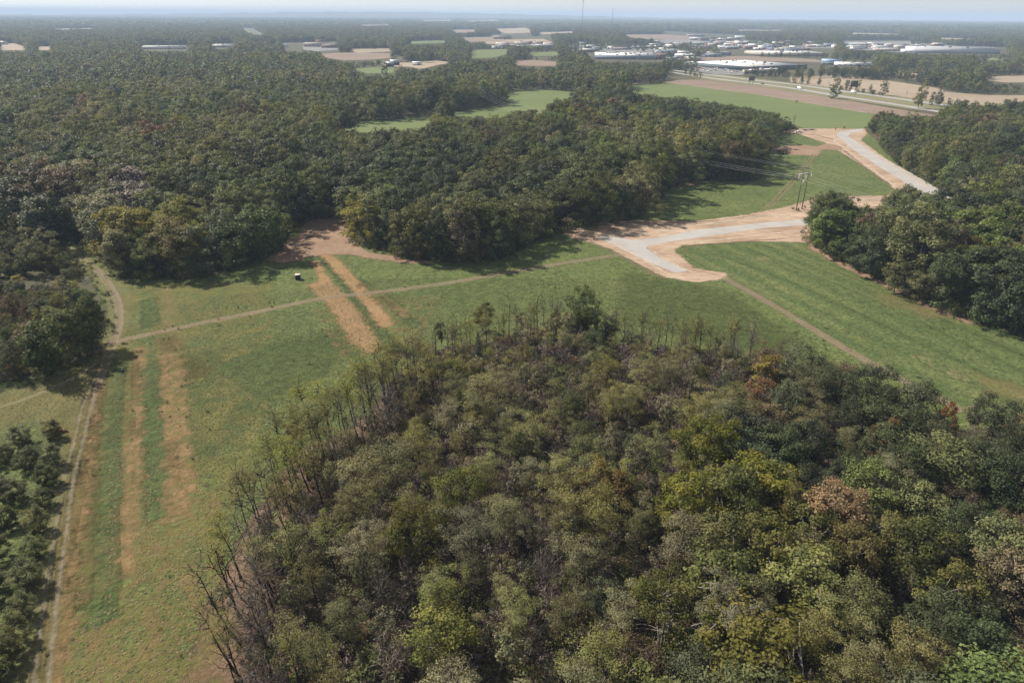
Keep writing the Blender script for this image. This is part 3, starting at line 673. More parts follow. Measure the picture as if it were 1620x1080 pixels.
def broadleaf(seed, h=16.0, cr=5.0, cb=0.25, nclump=46, nleaf=110, rc=1.35, size=0.42, aspect=0.6, shell=0.75, flat=0.72, lean=(0, 0), limbs=7, rough=0.25, top=0.5, trunk_r=0.24, sides=5, up=0.35, soft=0.5, lump=0.25, branches=True, twigs=0, bark_lift=0.0):
    """returns trunk (V,F) and crown (V,F,tint)"""
    g = np.random.default_rng(seed)
    zc = h * (cb + (1 - cb) * 0.5); hz = h * (1 - cb) * 0.5
    lean3 = np.array([lean[0], lean[1], 0.0])
    # lobes give the crown an uneven outline
    lob_dir = unit(g.normal(size=(6, 3)) * np.array([1, 1, 0.7]))
    lob_amp = g.uniform(-lump, lump * 1.2, 6)
    D = unit(g.normal(size=(nclump, 3)) + np.array([0, 0, 0.25]))
    rr = np.where(g.random(nclump) < shell, g.uniform(0.78, 1.0, nclump), g.uniform(0.25, 0.8, nclump))
    mod = 1 + (np.clip(D @ lob_dir.T, 0, 1) ** 3) @ lob_amp
    rr = rr * mod * (1 + g.normal(size=nclump) * rough * 0.3)
    C = D * rr[:, None]
    z = C[:, 2]
    # narrower towards the foot of the crown, fuller at 'top'
    prof = 1 - 0.25 * np.clip(-z, 0, 1) * (1 if top > 0.4 else 0.2)
    C = np.column_stack([C[:, 0] * cr * prof, C[:, 1] * cr * prof, zc + z * hz])
    C += lean3 * (C[:, 2:3] / h)
    segs = []
    # trunk
    ttop = h * (0.82 if top < 0.6 else 0.62)
    tt = np.linspace(0, 1, 7)
    trunk = np.column_stack([lean[0] * tt * ttop / h + np.cumsum(g.normal(size=7)) * 0.09, lean[1] * tt * ttop / h + np.cumsum(g.normal(size=7)) * 0.09, tt * ttop])
    trunk[0, :2] = 0
    trad = trunk_r * (1 - tt * 0.8); trad[0] *= 1.3
    segs.append((trunk, trad))
    if branches:
        sel = np.argsort(-np.linalg.norm(C - np.array([0, 0, zc]), axis=1) + g.random(nclump) * cr)[:limbs]
        limb_pts = []
        for s_ in sel:
            e = C[s_]
            hd = np.hypot(*(e[:2] - lean3[:2] * e[2] / h))
            z0 = np.clip(e[2] - hd * g.uniform(0.8, 1.5), h * cb * 0.6, ttop * 0.97)
            k = z0 / ttop
            p0 = np.array([np.interp(k, tt, trunk[:, 0]), np.interp(k, tt, trunk[:, 1]), z0])
            cv = curve(p0, e, 6, 0.06, g, 0.12)
            r0 = trunk_r * (1 - k * 0.8) * 0.6
            segs.append((cv, np.linspace(r0, 0.035, 6)))
            limb_pts.append(cv)
        LP = np.concatenate(limb_pts)
        for i in range(nclump):
            if i in sel: continue
            e = C[i]
            dd = np.linalg.norm(LP - e, axis=1) + np.clip(LP[:, 2] - e[2] + 0.5, 0, 9) * 1.2
            p0 = LP[np.argmin(dd)]
            segs.append((curve(p0, e, 4, 0.05, g, 0.15), np.linspace(0.06, 0.02, 4) * (trunk_r / 0.2)))
    for _ in range(twigs):
        i = g.integers(nclump)
        e = C[i] + g.normal(size=3) * rc * 0.3
        tip = e + unit(g.normal(size=3) + np.array([0, 0, 0.6]) + 0.5 * unit(C[i] - np.array([0, 0, zc]))) * g.uniform(0.8, 1.9)
        segs.append((curve(e, tip, 3, 0.03, g, 0.1), np.array([0.03, 0.02, 0.008])))
    tV, tF = tubes(segs, sides)
    # leaves
    if nleaf <= 0:
        return (tV, tF), None
    cnt = np.maximum(3, (nleaf * g.uniform(0.6, 1.4, nclump)).astype(int))
    ci = np.repeat(np.arange(nclump), cnt)
    n = len(ci)
    rcl = rc * g.uniform(0.7, 1.3, nclump)
    dirs = unit(g.normal(size=(n, 3)))
    rad = g.random(n) ** 0.45
    off = dirs * rad[:, None] * rcl[ci][:, None] * np.array([1, 1, flat])
    P = C[ci] + off
    out = unit(P - np.array([lean[0] * 0.5, lean[1] * 0.5, zc - hz * 0.3]))
    nrm = g.normal(size=(n, 3)) * soft + out * 0.45 + unit(off) * 0.45 + np.array([0, 0, up])
    V, F = cards(P, nrm, size * g.uniform(0.65, 1.35, n), aspect, g)
    # tint: per clump and per leaf
    tint = np.clip(0.5 + g.normal(size=nclump)[ci] * 0.17 + g.normal(size=n) * 0.16, 0.02, 0.98)
    return (tV, tF), (V, F, tint)

def bare(seed, h=13.0, cr=2.6, lean=(0, 0), ntip=26, twig=420, trunk_r=0.14, cb=0.35, tw=0.03, tl=1.0):
    g = np.random.default_rng(seed)
    tr, _ = broadleaf(seed, h, cr, cb, ntip, 0, 1.0, shell=0.6, lean=lean, limbs=6, trunk_r=trunk_r, top=0.45, twigs=20)
    # fine twigs as slim blades around the branch ends
    g2 = np.random.default_rng(seed + 999)
    zc = h * (cb + (1 - cb) * 0.5)
    D = unit(g2.normal(size=(twig, 3)) + np.array([0, 0, 0.2])); rr = g2.random(twig) ** 0.5
    P = D * rr[:, None] * np.array([cr, cr, h * (1 - cb) * 0.5]) + np.array([0, 0, zc])
    P[:, :2] += np.array(lean) * (P[:, 2:3] / h)
    al = unit(D * np.array([1, 1, 0.6]) + np.array([0, 0, 0.7]) + g2.normal(size=(twig, 3)) * 0.35)
    V, F = cards(P, g2.normal(size=(twig, 3)), tl * g2.uniform(0.6, 1.4, twig), tw, g2, along=al)
    return tr, (V, F, g2.random(twig))

def conifer(seed, h=7.0, cr=2.6, n=4200, size=0.42, aspect=0.16, droop=0.1, tip=0.8, ragged=0.25, trunk_r=0.12, cb=0.04):
    g = np.random.default_rng(seed)
    nl = max(7, int(h * 2.0))
    P = []; A = []; T = []
    segs = [(np.column_stack([np.zeros(5), np.zeros(5), np.linspace(0, h * 0.95, 5)]), np.linspace(trunk_r, 0.02, 5))]
    nb_tot = 0
    for l in range(nl):
        k = (l + 0.5) / nl
        z = h * (cb + (1 - cb) * k)
        rad = cr * (1 - k) ** tip * g.uniform(1 - ragged, 1 + ragged * 0.5) + 0.15
        nb = max(4, int(9 * (1 - k) + 3))
        a0 = g.random() * 6.28
        for b in range(nb):
            a = a0 + b * 6.283 / nb + g.normal() * 0.2
            r = rad * g.uniform(0.75, 1.1)
            e = np.array([r * math.cos(a), r * math.sin(a), z + r * (0.12 - droop) + 0.25])
            m = max(8, int(n / (nl * 8) * (r / cr * 1.6 + 0.3)))
            t = g.random(m) ** 0.7
            ctr = np.array([0, 0, z]) * (1 - t[:, None]) + e * t[:, None]
            d = np.array([math.cos(a), math.sin(a), 0.25])
            wdt = 0.18 + 0.28 * r
            ctr = ctr + g.normal(size=(m, 3)) * np.array([wdt * 0.5, wdt * 0.5, 0.16]) * (0.5 + 0.5 * t[:, None])
            P.append(ctr); A.append(unit(d + g.normal(size=(m, 3)) * 0.5)); T.append(0.25 + 0.5 * t + g.normal(size=m) * 0.12)
            if l % 2 == 0 and b % 2 == 0:
                segs.append((np.linspace([0, 0, z], e, 3), np.array([0.04, 0.025, 0.01])))
    P = np.concatenate(P); A = np.concatenate(A); T = np.clip(np.concatenate(T), 0.02, 0.98)
    V, F = cards(P, g.normal(size=P.shape) + np.array([0, 0, 0.5]), size * g.uniform(0.7, 1.3, len(P)), aspect, g, along=A)
    return tubes(segs, 5), (V, F, T)

def shrub(seed, h=2.6, cr=1.6, n=700, size=0.3, aspect=0.55):
    g = np.random.default_rng(seed)
    return broadleaf(seed, h, cr, 0.02, 12, n // 12, cr * 0.5, size, aspect, trunk_r=0.06, limbs=4, sides=4, up=0.3)

def meshes(kind, parts, leaf, bk):
    (tV, tF), c = parts
    tm = new_mesh(kind + '_trunk', tV, [tF], [bk], smooth=True)
    cm = new_mesh(kind + '_crown', c[0], [c[1]], [leaf], fattr={'tint': c[2]}) if c else None
    return tm, cm

def joined(name, parts, leaf, bk):
    """trunk and crown in one mesh, for the masses of far trees"""
    (tV, tF), c = parts
    V = np.concatenate([tV, c[0]]); F = np.concatenate([tF, c[1] + len(tV)])
    mi = np.concatenate([np.zeros(len(tF)), np.ones(len(c[1]))])
    return new_mesh(name, V, [F], [bk, leaf], mat_idx=mi, fattr={'tint': np.concatenate([np.zeros(len(tF)), c[2]])})

PROTO = {}       # kind -> list of (trunk mesh, crown mesh, height)
def proto(kind, parts, leaf, bk, h):
    t, c = meshes(kind, parts, L[leaf], bk)
    PROTO.setdefault(kind, []).append((t, c, h))

# trees of the near wood
for i in range(5):
    hh = (15, 17, 14, 16, 18)[i]
    proto('locust', broadleaf(100 + i, hh, (3.6, 4.1, 3.3, 4.5, 3.8)[i], 0.36, 58, 105, 1.05, 0.28, 0.36, shell=0.55, flat=0.55, limbs=8, trunk_r=0.15, rough=0.5, up=0.5, soft=0.5, lump=0.5), 'locust', BARKD, hh)
for i in range(4):
    hh = (15, 16, 14, 17)[i]
    proto('thin_locust', broadleaf(140 + i, hh, (2.7, 3.0, 2.5, 3.2)[i], 0.52, 42, 56, 1.05, 0.24, 0.32, shell=0.5, flat=0.5, limbs=9, trunk_r=0.20, rough=0.6, up=0.6, soft=0.7, lump=0.6), 'locust', BARKD, hh)
for i in range(5):
    hh = (14, 16, 13, 15, 12)[i]
    proto('oak', broadleaf(200 + i, hh, (4.3, 4.8, 3.9, 4.6, 4.2)[i], 0.16, 74, 112, 1.3, 0.34, 0.62, limbs=8, lump=0.5, soft=0.4), 'deep', BARK, hh)
for i in range(4):
    hh = (15, 14, 17, 13)[i]
    proto('sycamore', broadleaf(240 + i, hh, (4.6, 4.0, 4.8, 4.2)[i], 0.16, 64, 140, 1.2, 0.35, 0.7, limbs=9, lump=0.45, rough=0.45, soft=0.55), 'bright', BARKP, hh)
for i in range(4):
    hh = (13, 11, 14, 12)[i]
    proto('bare_tree', bare(300 + i, hh, (2.4, 2.2, 2.8, 2.5)[i], twig=(420, 360, 520, 460)[i]), 'twig', BARKD, hh)
for i in range(3):
    hh = (12, 10, 13)[i]
    proto('dead_snag', bare(330 + i, hh, (1.7, 2.2, 1.5)[i], ntip=12, twig=40, trunk_r=0.17, cb=0.5), 'twig', BARKD, hh)
for i in range(3):
    hh = (9, 8, 10)[i]
    proto('maple', broadleaf(360 + i, hh, (2.5, 2.8, 2.6)[i], 0.12, 40, 100, 0.85, 0.3, 0.65, limbs=7, trunk_r=0.13), 'orange', BARK, hh)
for i in range(2):
    hh = (11, 9)[i]
    proto('cedar', conifer(380 + i, hh, (2.2, 2.0)[i], 3600, 0.32, 0.3, tip=0.7), 'cedar', BARKD, hh)
for i in range(5):
    hh = (6.5, 6.0, 7.2, 5.5, 6.8)[i]
    proto('pine', broadleaf(400 + i, hh, (2.7, 2.5, 2.9, 2.5, 2.7)[i], 0.02, 54, 150, 0.72, 0.42, 0.2, shell=0.85, flat=0.8, limbs=7, trunk_r=0.12, rough=0.5, top=0.45, soft=0.7, up=0.5, lump=0.35, sides=4), 'pine', BARKD, hh)
for i in range(4):
    hh = (4.2, 3.4, 5.0, 3.0)[i]
    proto('shrub', broadleaf(430 + i, hh, (2.0, 1.8, 2.2, 1.7)[i], 0.03, 22, 60, 0.8, 0.26, 0.5, trunk_r=0.06, limbs=5, sides=4), 'olive', BARK, hh)
# woodland trees further away
for i in range(6):
    hh = (17, 19, 16, 18, 20, 15)[i]
    proto('woodland_tree', broadleaf(500 + i, hh, (6.2, 6.9, 5.6, 6.5, 7.2, 5.9)[i], 0.16, 66, 92, 1.6, 0.55, 0.66, lump=0.45, soft=0.36, rough=0.35, limbs=6, sides=4, trunk_r=0.26), 'mid', BARK, hh)
for i in range(4):
    hh = (15, 17, 14, 18)[i]
    proto('edge_tree', broadleaf(540 + i, hh, (5.2, 5.9, 4.9, 5.6)[i], 0.03, 74, 84, 1.5, 0.52, 0.66, lump=0.45, soft=0.38, rough=0.35, limbs=6, sides=4, top=0.3, trunk_r=0.24), 'mid', BARK, hh)

# light versions for the masses
FAR = {}
def far(key, parts, leaf, bk=BARK):
    o = bpy.data.objects.new('forest_tree', joined('forest_tree', parts, L[leaf], bk))
    FAR.setdefault(key, []).append(o)
MIDTONES = ['deep', 'deep', 'mid', 'mid', 'mid', 'olive', 'olive', 'deep', 'mid', 'bright', 'brown', 'rust', 'tan', 'locustg']
for i, tn in enumerate(MIDTONES):
    g_ = np.random.default_rng(700 + i)
    hh = g_.uniform(14, 20)
    far('mid', broadleaf(600 + i, hh, g_.uniform(4.8, 7.4), g_.uniform(0.05, 0.2), int(g_.uniform(44, 70)), 62, g_.uniform(1.4, 1.95), 0.68, 0.68, lump=g_.uniform(0.3, 0.75), soft=0.36, rough=0.35, limbs=4, sides=3, branches=False), tn)
for i, tn in enumerate(['deep', 'mid', 'mid', 'olive', 'deep', 'olive', 'brown', 'bright']):
    g_ = np.random.default_rng(720 + i)
    far('far', broadleaf(640 + i, g_.uniform(14, 18), g_.uniform(5.8, 7.2), 0.1, 32, 18, 2.1, 1.35, 0.75, lump=0.45, soft=0.3, sides=3, branches=False), tn)
def clump_parts(seed):
    g = np.random.default_rng(seed)
    n = 420
    P = np.column_stack([g.uniform(-28, 28, n), g.uniform(-28, 28, n), g.uniform(4, 15, n)])
    P[:, 2] += 3 * np.sin(P[:, 0] * 0.35 + seed) * np.cos(P[:, 1] * 0.31)
    V, F = cards(P, g.normal(size=(n, 3)) * 0.5 + np.array([0, 0, 0.8]), g.uniform(4, 8, n), 0.8, g)
    return ((np.array([[0, 0, 0], [0.2, 0, 0], [0.2, 0.2, 0], [0, 0.2, 3.0]]), np.array([[0, 1, 2, 3]])), (V, F, g.random(n)))
for i, tn in enumerate(['mid', 'deep', 'olive', 'mid']):
    far('wood', clump_parts(660 + i), tn)
for i, tn in enumerate(['olive', 'mid', 'locustg', 'twigp', 'deep', 'tan']):
    far('shrub', shrub(680 + i, 2.8, 1.7, 420, 0.34, 0.55), tn)
for i, tn in enumerate(['twig', 'twigp', 'locustg']):
    far('bare', bare(690 + i, 13, 2.6, twig=160, ntip=14, tw=0.06, tl=1.6) if i < 2 else broadleaf(693, 14, 3.0, 0.35, 30, 30, 1.2, 0.6, 0.5, sides=3), tn)
def tuft_parts(seed):
    g = np.random.default_rng(seed)
    n = 8
    a = g.random(n) * 6.283
    P = np.column_stack([np.cos(a) * 0.13, np.sin(a) * 0.13, np.full(n, 0.07)])
    al = unit(np.column_stack([np.cos(a), np.sin(a), np.full(n, 0.45)]))
    V, F = cards(P, np.column_stack([np.cos(a) * 0.3, np.sin(a) * 0.3, np.full(n, 1.0)]), g.uniform(0.2, 0.42, n), 0.5, g, along=al)
    return V, F, g.random(n)
L['fresh'] = leafmat('feathery_yellow_green_leaves', [(0.150, 0.160, 0.048), (0.220, 0.230, 0.068), (0.300, 0.300, 0.100)], transl=0.45, spec=0.12, val=0.2)
L['tuftg'] = leafmat('grass_blades', [(0.09, 0.122, 0.040), (0.125, 0.15, 0.055), (0.17, 0.175, 0.07)], transl=0.45, val=0.2, spec=0.2)
L['tuftd'] = leafmat('dry_grass_blades', [(0.19, 0.15, 0.07), (0.27, 0.20, 0.095), (0.33, 0.25, 0.13)], transl=0.4, val=0.2, spec=0.2)
for i, tn in enumerate(['tuftg', 'tuftg', 'tuftg', 'tuftd']):
    V_, F_, t_ = tuft_parts(900 + i)
    FAR.setdefault('tuft', []).append(bpy.data.objects.new('grass_tuft', new_mesh('grass_tuft', V_, [F_], [L[tn]], fattr={'tint': t_})))

def scatter(name, key, P, scl, idx, label=None, cat=None, tilt=0.06):
    """ONE object of stuff: instances of the light trees on points"""
    coll = bpy.data.collections.new(name + '_kinds')
    for o in FAR[key]:
        coll.objects.link(o)
    n = len(P)
    me = bpy.data.meshes.new(name)
    me.vertices.add(n)
    me.vertices.foreach_set('co', np.asarray(P, dtype=np.float32).ravel())
    a = me.attributes.new('size', 'FLOAT', 'POINT'); a.data.foreach_set('value', np.asarray(scl, dtype=np.float32))
    a = me.attributes.new('which', 'INT', 'POINT'); a.data.foreach_set('value', np.asarray(idx, dtype=np.int32))
    rot = np.column_stack([rng.normal(size=n) * tilt, rng.normal(size=n) * tilt, rng.random(n) * 6.283]).astype(np.float32)
    a = me.attributes.new('turn', 'FLOAT_VECTOR', 'POINT'); a.data.foreach_set('vector', rot.ravel())
    o = add(name, me)
    ng = bpy.data.node_groups.new(name, 'GeometryNodeTree')
    ng.interface.new_socket('Geometry', in_out='INPUT', socket_type='NodeSocketGeometry')
    ng.interface.new_socket('Geometry', in_out='OUTPUT', socket_type='NodeSocketGeometry')
    gi = ng.nodes.new('NodeGroupInput'); go = ng.nodes.new('NodeGroupOutput')
    m2p = ng.nodes.new('GeometryNodeMeshToPoints')
    iop = ng.nodes.new('GeometryNodeInstanceOnPoints')
    ci = ng.nodes.new('GeometryNodeCollectionInfo')
    ci.inputs['Collection'].default_value = coll
    ci.inputs['Separate Children'].default_value = True
    ci.inputs['Reset Children'].default_value = True
    def attr(nm, ty):
        x = ng.nodes.new('GeometryNodeInputNamedAttribute'); x.data_type = ty
        x.inputs['Name'].default_value = nm
        return x.outputs['Attribute']
    lk = ng.links.new
    lk(gi.outputs[0], m2p.inputs[0]); lk(m2p.outputs[0], iop.inputs['Points'])
    lk(ci.outputs[0], iop.inputs['Instance'])
    iop.inputs['Pick Instance'].default_value = True
    lk(attr('which', 'INT'), iop.inputs['Instance Index'])
    e2r = ng.nodes.new('FunctionNodeEulerToRotation')
    lk(attr('turn', 'FLOAT_VECTOR'), e2r.inputs[0])
    lk(e2r.outputs[0], iop.inputs['Rotation'])
    lk(attr('size', 'FLOAT'), iop.inputs['Scale'])
    lk(iop.outputs[0], go.inputs[0])
    md = o.modifiers.new('scatter', 'NODES')
    md.node_group = ng
    return tag(o, label, cat, kind='stuff')

# ------------------------------------------------------------------ placing the trees
REG = []     # (object, noun, tone, position, height, zone anchors)
def lowfreq(P, s, ph=0.0):
    P = np.asarray(P, float)
    x, y = P[:, 0] / s, P[:, 1] / s
    return (np.sin(x * 1.3 + ph + 1.7 * np.sin(y * 0.7 + ph)) + np.sin(y * 1.1 - ph + 1.3 * np.sin(x * 0.9)) + 0.7 * np.sin((x + y) * 2.3 + ph)) / 2.7

NOUN = {'locust': 'locust tree', 'thin_locust': 'thin locust tree', 'oak': 'broad leafy tree', 'sycamore': 'big-leaved tree', 'bare_tree': 'bare tree', 'dead_snag': 'dead snag',
        'maple': 'small leafy tree', 'cedar': 'conical cedar', 'pine': 'bushy pine', 'shrub': 'low shrub', 'woodland_tree': 'forest tree', 'edge_tree': 'edge tree'}
CAT = {'locust': 'tree', 'thin_locust': 'tree', 'oak': 'tree', 'sycamore': 'tree', 'bare_tree': 'bare tree', 'dead_snag': 'dead tree', 'maple': 'tree', 'cedar': 'cedar', 'pine': 'pine tree',
       'shrub': 'shrub', 'woodland_tree': 'tree', 'edge_tree': 'tree'}
def put_tree(kind, P, h, leaf=None, group=None, anchors=None, lean=(0, 0), wide=1.0, var=None):
    ps = PROTO[kind]
    tm, cm, ph = ps[int(rng.integers(len(ps))) if var is None else var]
    s = h / ph
    nm = {'bare_tree': 'bare_tree', 'dead_snag': 'dead_tree', 'pine': 'pine_tree', 'cedar': 'cedar_tree', 'shrub': 'shrub', 'locust': 'locust_tree', 'thin_locust': 'locust_tree', 'maple': 'maple_tree', 'oak': 'oak_tree', 'sycamore': 'sycamore_tree'}.get(kind, 'woodland_tree')
    r = thing(nm, None, CAT[kind], (float(P[0]), float(P[1]), -0.05), float(rng.random() * 6.283), group)
    r.scale = (s * wide, s * wide, s)
    if lean != (0, 0):
        ax = Vector((-lean[1], lean[0], 0)); ang = ax.length
        if ang > 1e-6:
            r.rotation_mode = 'QUATERNION'
            r.rotation_quaternion = Matrix.Rotation(ang, 3, ax.normalized()).to_quaternion() @ Matrix.Rotation(float(rng.random() * 6.283), 3, 'Z').to_quaternion()
    t = add('trunk' if kind != 'shrub' else 'stem', tm, r)
    if cm is not None:
        c = add('crown', cm, r)
        if leaf is not None:
            c.material_slots[0].link = 'OBJECT'
            c.material_slots[0].material = L[leaf]
    REG.append((r, NOUN[kind], TONE[leaf] if leaf else TONE[{'locust': 'locust', 'thin_locust': 'locust', 'oak': 'deep', 'sycamore': 'bright', 'bare_tree': 'twig', 'dead_snag': 'twig', 'maple': 'orange', 'cedar': 'cedar', 'pine': 'pine', 'shrub': 'olive'}.get(kind, 'mid')], (float(P[0]), float(P[1])), h, anchors))
    return r

# --- the near wood
WOOD_TREES = [
    # x, y of the trunk foot in metres, kind, height, leaves
]
def foot(P, kind, h, leaf=None, **k):
    h *= {'maple': 1.28, 'sycamore': 1.15}.get(kind, 1.0)
    WOOD_TREES.append(((float(P[0]), float(P[1])), kind, h, leaf, k))
foot((17.7,166.7), 'oak', 15, 'mid', wide=0.95, var=0)
foot((20.4,166.5), 'oak', 12.5, 'bright', wide=0.8, var=1)
foot((24.2,160.6), 'oak', 10.5, 'deep', wide=0.7)
foot((-8.1,147.6), 'cedar', 11.5, 'cedar')
foot((-5.4,137.1), 'cedar', 8, 'cedar')
foot((-18.9,164.4), 'oak', 7, 'deep', wide=0.6)
foot((-37.2,107.7), 'oak', 6.5, 'bright', wide=0.75)
foot((58.8,137), 'maple', 9.5, 'gold', wide=1.15)
foot((53.8,130), 'maple', 7.5, 'rust')
foot((91.2,122.7), 'maple', 6, 'orange', wide=0.75)
foot((103.1,118.5), 'maple', 6, 'rust')
foot((98.9,124.6), 'maple', 5.5, 'tan')
foot((70.6,108), 'maple', 9.5, 'rust', wide=0.8)
foot((86.8,114.5), 'maple', 7.5, 'rust', wide=0.6)
foot((-13.9,81.8), 'oak', 13, 'bright', wide=0.95)
foot((-12.1,135.2), 'maple', 8, 'yellow', wide=0.9)
foot((-8.3,173.9), 'maple', 6.5, 'yellow')
foot((12.1,171.2), 'maple', 6, 'yellow', wide=0.7)
foot((76.9,118.2), 'maple', 6, 'yellow', wide=0.7)
foot((34.4,102.7), 'sycamore', 14, 'bright')
foot((28.1,87.7), 'sycamore', 14, 'bright')
foot((36.6,87.8), 'sycamore', 14.5, 'bright')
foot((30.2,78.3), 'sycamore', 14, 'bright')
foot((38,78.8), 'sycamore', 12.5, 'bright')
foot((44.7,88.3), 'sycamore', 12, 'yellow', wide=0.7)
foot((51.8,86.3), 'sycamore', 12.5, 'tan', wide=1.05)
foot((50.7,77.6), 'sycamore', 12, 'gold', wide=0.8)
foot((59.3,75.3), 'sycamore', 14, 'bright')
foot((57.9,81.7), 'sycamore', 12, 'yellow', wide=0.7)
foot((61.3,71.5), 'sycamore', 12, 'bright')
foot((70,72.8), 'sycamore', 12, 'tan')
foot((73.7,79.1), 'sycamore', 12, 'olive')
foot((17.9,91.7), 'maple', 10, 'gold', wide=0.9)
foot((14.7,94.2), 'maple', 9.5, 'gold', wide=0.9)
OAKS = [(58,121.3), (68.1,125.3), (79.2,129), (55.4,109.6), (67,115.3), (82,120.7), (80.8,109.2), (84.3,100.8), (85.2,94.4), (53.1,95), (60,99.6), (70.9,84), (58.9,62.4), (55.2,63.9), (94.5,106.2), (49.6,103.3), (47.8,132.7), (10.2,138.5), (12.9,125.8), (23.5,111.5), (17.9,106.2), (-34.1,81.1), (-39,83.9)]
for k_, p_ in enumerate(OAKS):
    foot(p_, 'oak', (12.5 if k_ < 16 else 7.5) * float(rng.uniform(0.9, 1.1)), 'deep', wide=0.95 if k_ < 16 else 0.8)
for p_ in [(35.2,133.6), (21.3,134.9), (24.7,120.9), (36,116.9), (44.2,117), (39,62.8), (44.6,64.4), (49.5,58.2), (33.1,66.9), (8.9,115.8), (3.7,109), (29.5,133.2)]:
    foot(p_, 'locust', 13.5 * float(rng.uniform(0.9, 1.1)), 'locust', wide=1.1)
for p_, h_ in [((-0.8,165.4), 14), ((-6.6,159.6), 11), ((7,172.3), 12.5), ((11,174.1), 11), ((12.4,173.3), 10), ((5.2,169.4), 9), ((-19.2,154), 9), ((-23.4,148.9), 10), ((-27.6,145.6), 10), ((-13.3,161.4), 11), ((48.8,159.6), 11), ((57.4,159.7), 11), ((41.5,160.3), 10), ((34.2,161.7), 12)]:
    foot(p_, 'dead_snag', h_, 'twig')
for p_, h_ in [((34,163.2), 12), ((38.2,160.2), 11), ((43.6,158.5), 11), ((47.8,160.4), 11), ((50.9,158.2), 10), ((58.1,160.5), 11), ((61.4,157.6), 10), ((29.2,161.6), 11), ((-25.5,147.2), 12), ((-27.8,141.8), 12.5), ((-22.5,148.2), 10), ((-10.7,159.5), 10), ((-14.7,157.6), 9), ((-28.6,133.6), 12)]:
    foot(p_, 'thin_locust', h_, 'locust')
foot((67.7,149.4), 'bare_tree', 6, 'twigp')
TOPE = smooth_path([(-27.6,143.7),(-19.3,154.4),(-8.4,162.6),(7,170.7),(25.4,164.6),(41.3,159.5),(63.2,155.5)], 0.5)
for t_ in np.linspace(0.02, 0.98, 34):
    q_ = TOPE[int(t_ * (len(TOPE) - 1))] + rng.normal(size=2) * np.array([0.8, 1.6])
    kd_ = ('dead_snag', 'thin_locust', 'bare_tree')[int(rng.integers(3))]
    foot(q_, kd_, float(rng.uniform(8, 13)), 'locust' if kd_ == 'thin_locust' else 'twig', wide=0.85, lean=(float(rng.normal() * 0.06), 0.0))

# the thin trees that lean out over the meadow
EDGE = smooth_path([(-35,58.3),(-37.8,65.9),(-40.3,74.2),(-41.7,84.6),(-42.1,97),(-41.9,112.4),(-36,120.7),(-30.2,131.4),(-27.4,144.3)], 0.5)
for row, (inset, hr) in enumerate(((0.0, (11.5, 15)), (4.5, (12.5, 16)))):
    u_ = 1.0 + row
    acc = 0.0
    for i_ in range(1, len(EDGE) - 1):
        acc += float(np.linalg.norm(EDGE[i_] - EDGE[i_-1]))
        if acc < u_: continue
        u_ += float(rng.uniform(2.2, 4.2))
        tg = EDGE[i_+1] - EDGE[i_-1]; tg /= np.linalg.norm(tg)
        nv = np.array([-tg[1], tg[0]])          # outward, to the meadow
        q_ = EDGE[i_] - nv * (inset + float(rng.normal() * 0.8))
        ln = float(rng.uniform(0.05, 0.27)) * (1 - 0.35 * row)
        kd_ = ('thin_locust', 'thin_locust', 'thin_locust', 'thin_locust', 'dead_snag')[int(rng.integers(5))] if row == 0 else ('thin_locust', 'bare_tree', 'thin_locust', 'thin_locust', 'bare_tree')[int(rng.integers(5))]
        foot(q_, kd_, float(rng.uniform(*hr)), 'twig' if kd_ in ('bare_tree', 'dead_snag') else ('fresh', 'locust', 'fresh')[int(rng.integers(3))], lean=(nv[0] * ln, nv[1] * ln), wide=float(rng.uniform(0.9, 1.15)))

WOODV = [(-33.4,49.5),(-38.1,62),(-41.2,72.4),(-42.6,83.9),(-43.4,97),(-43.1,113.3),(-37,120.6),(-31,130.9),(-28.3,145.6),(-19.5,156.5),(-8.4,164.1),(7,172.3),(25.6,165.7),(41.5,160.3),(63.4,156.2),(67.9,142.1),(74.9,130.8),(84.4,124.5),(96.6,122.2),(110.6,121.1),(124,117.8),(70.5,50.2)]
OAKZONE = [(61.5,160.5),(111.5,122.3),(140.3,115.7),(76.3,38.2),(13.1,37.8),(18.5,76.5),(27.7,98.8),(46.2,119.2)]
SYCZONE = [(19.3,65.3),(30.3,95.3),(50.6,99),(49.7,75.5),(39,56.3),(19.2,56.1)]
LEFTPART = [(-38.3,37.6),(-46.6,70.1),(-45,118.2),(-26.5,148.8),(-15.7,133.8),(-19.2,98.3),(-11.7,37.7)]
TOPROW = [(-31,130.9),(-19.8,159.4),(7.1,175.7),(26.1,169.7),(64.8,160.6),(64.3,140.6),(27.5,134.3),(-1.4,139.7),(-22.5,120.8)]
OUTER = [(-33.4,49.5),(-38.1,62),(-41.2,72.4),(-42.6,83.9),(-43.4,97),(-43.1,113.3),(-37,120.6),(-31,130.9)]

def jitter_fill(poly, s, jit=0.42):
    A = np.array(poly); x0, y0 = A.min(0); x1, y1 = A.max(0)
    gx, gy = np.meshgrid(np.arange(x0, x1, s), np.arange(y0, y1, s * 0.87))
    gx[1::2] += s / 2
    P = np.stack([gx.ravel(), gy.ravel()], 1) + rng.uniform(-jit, jit, (gx.size, 2)) * s
    return P[inside(P, poly)]

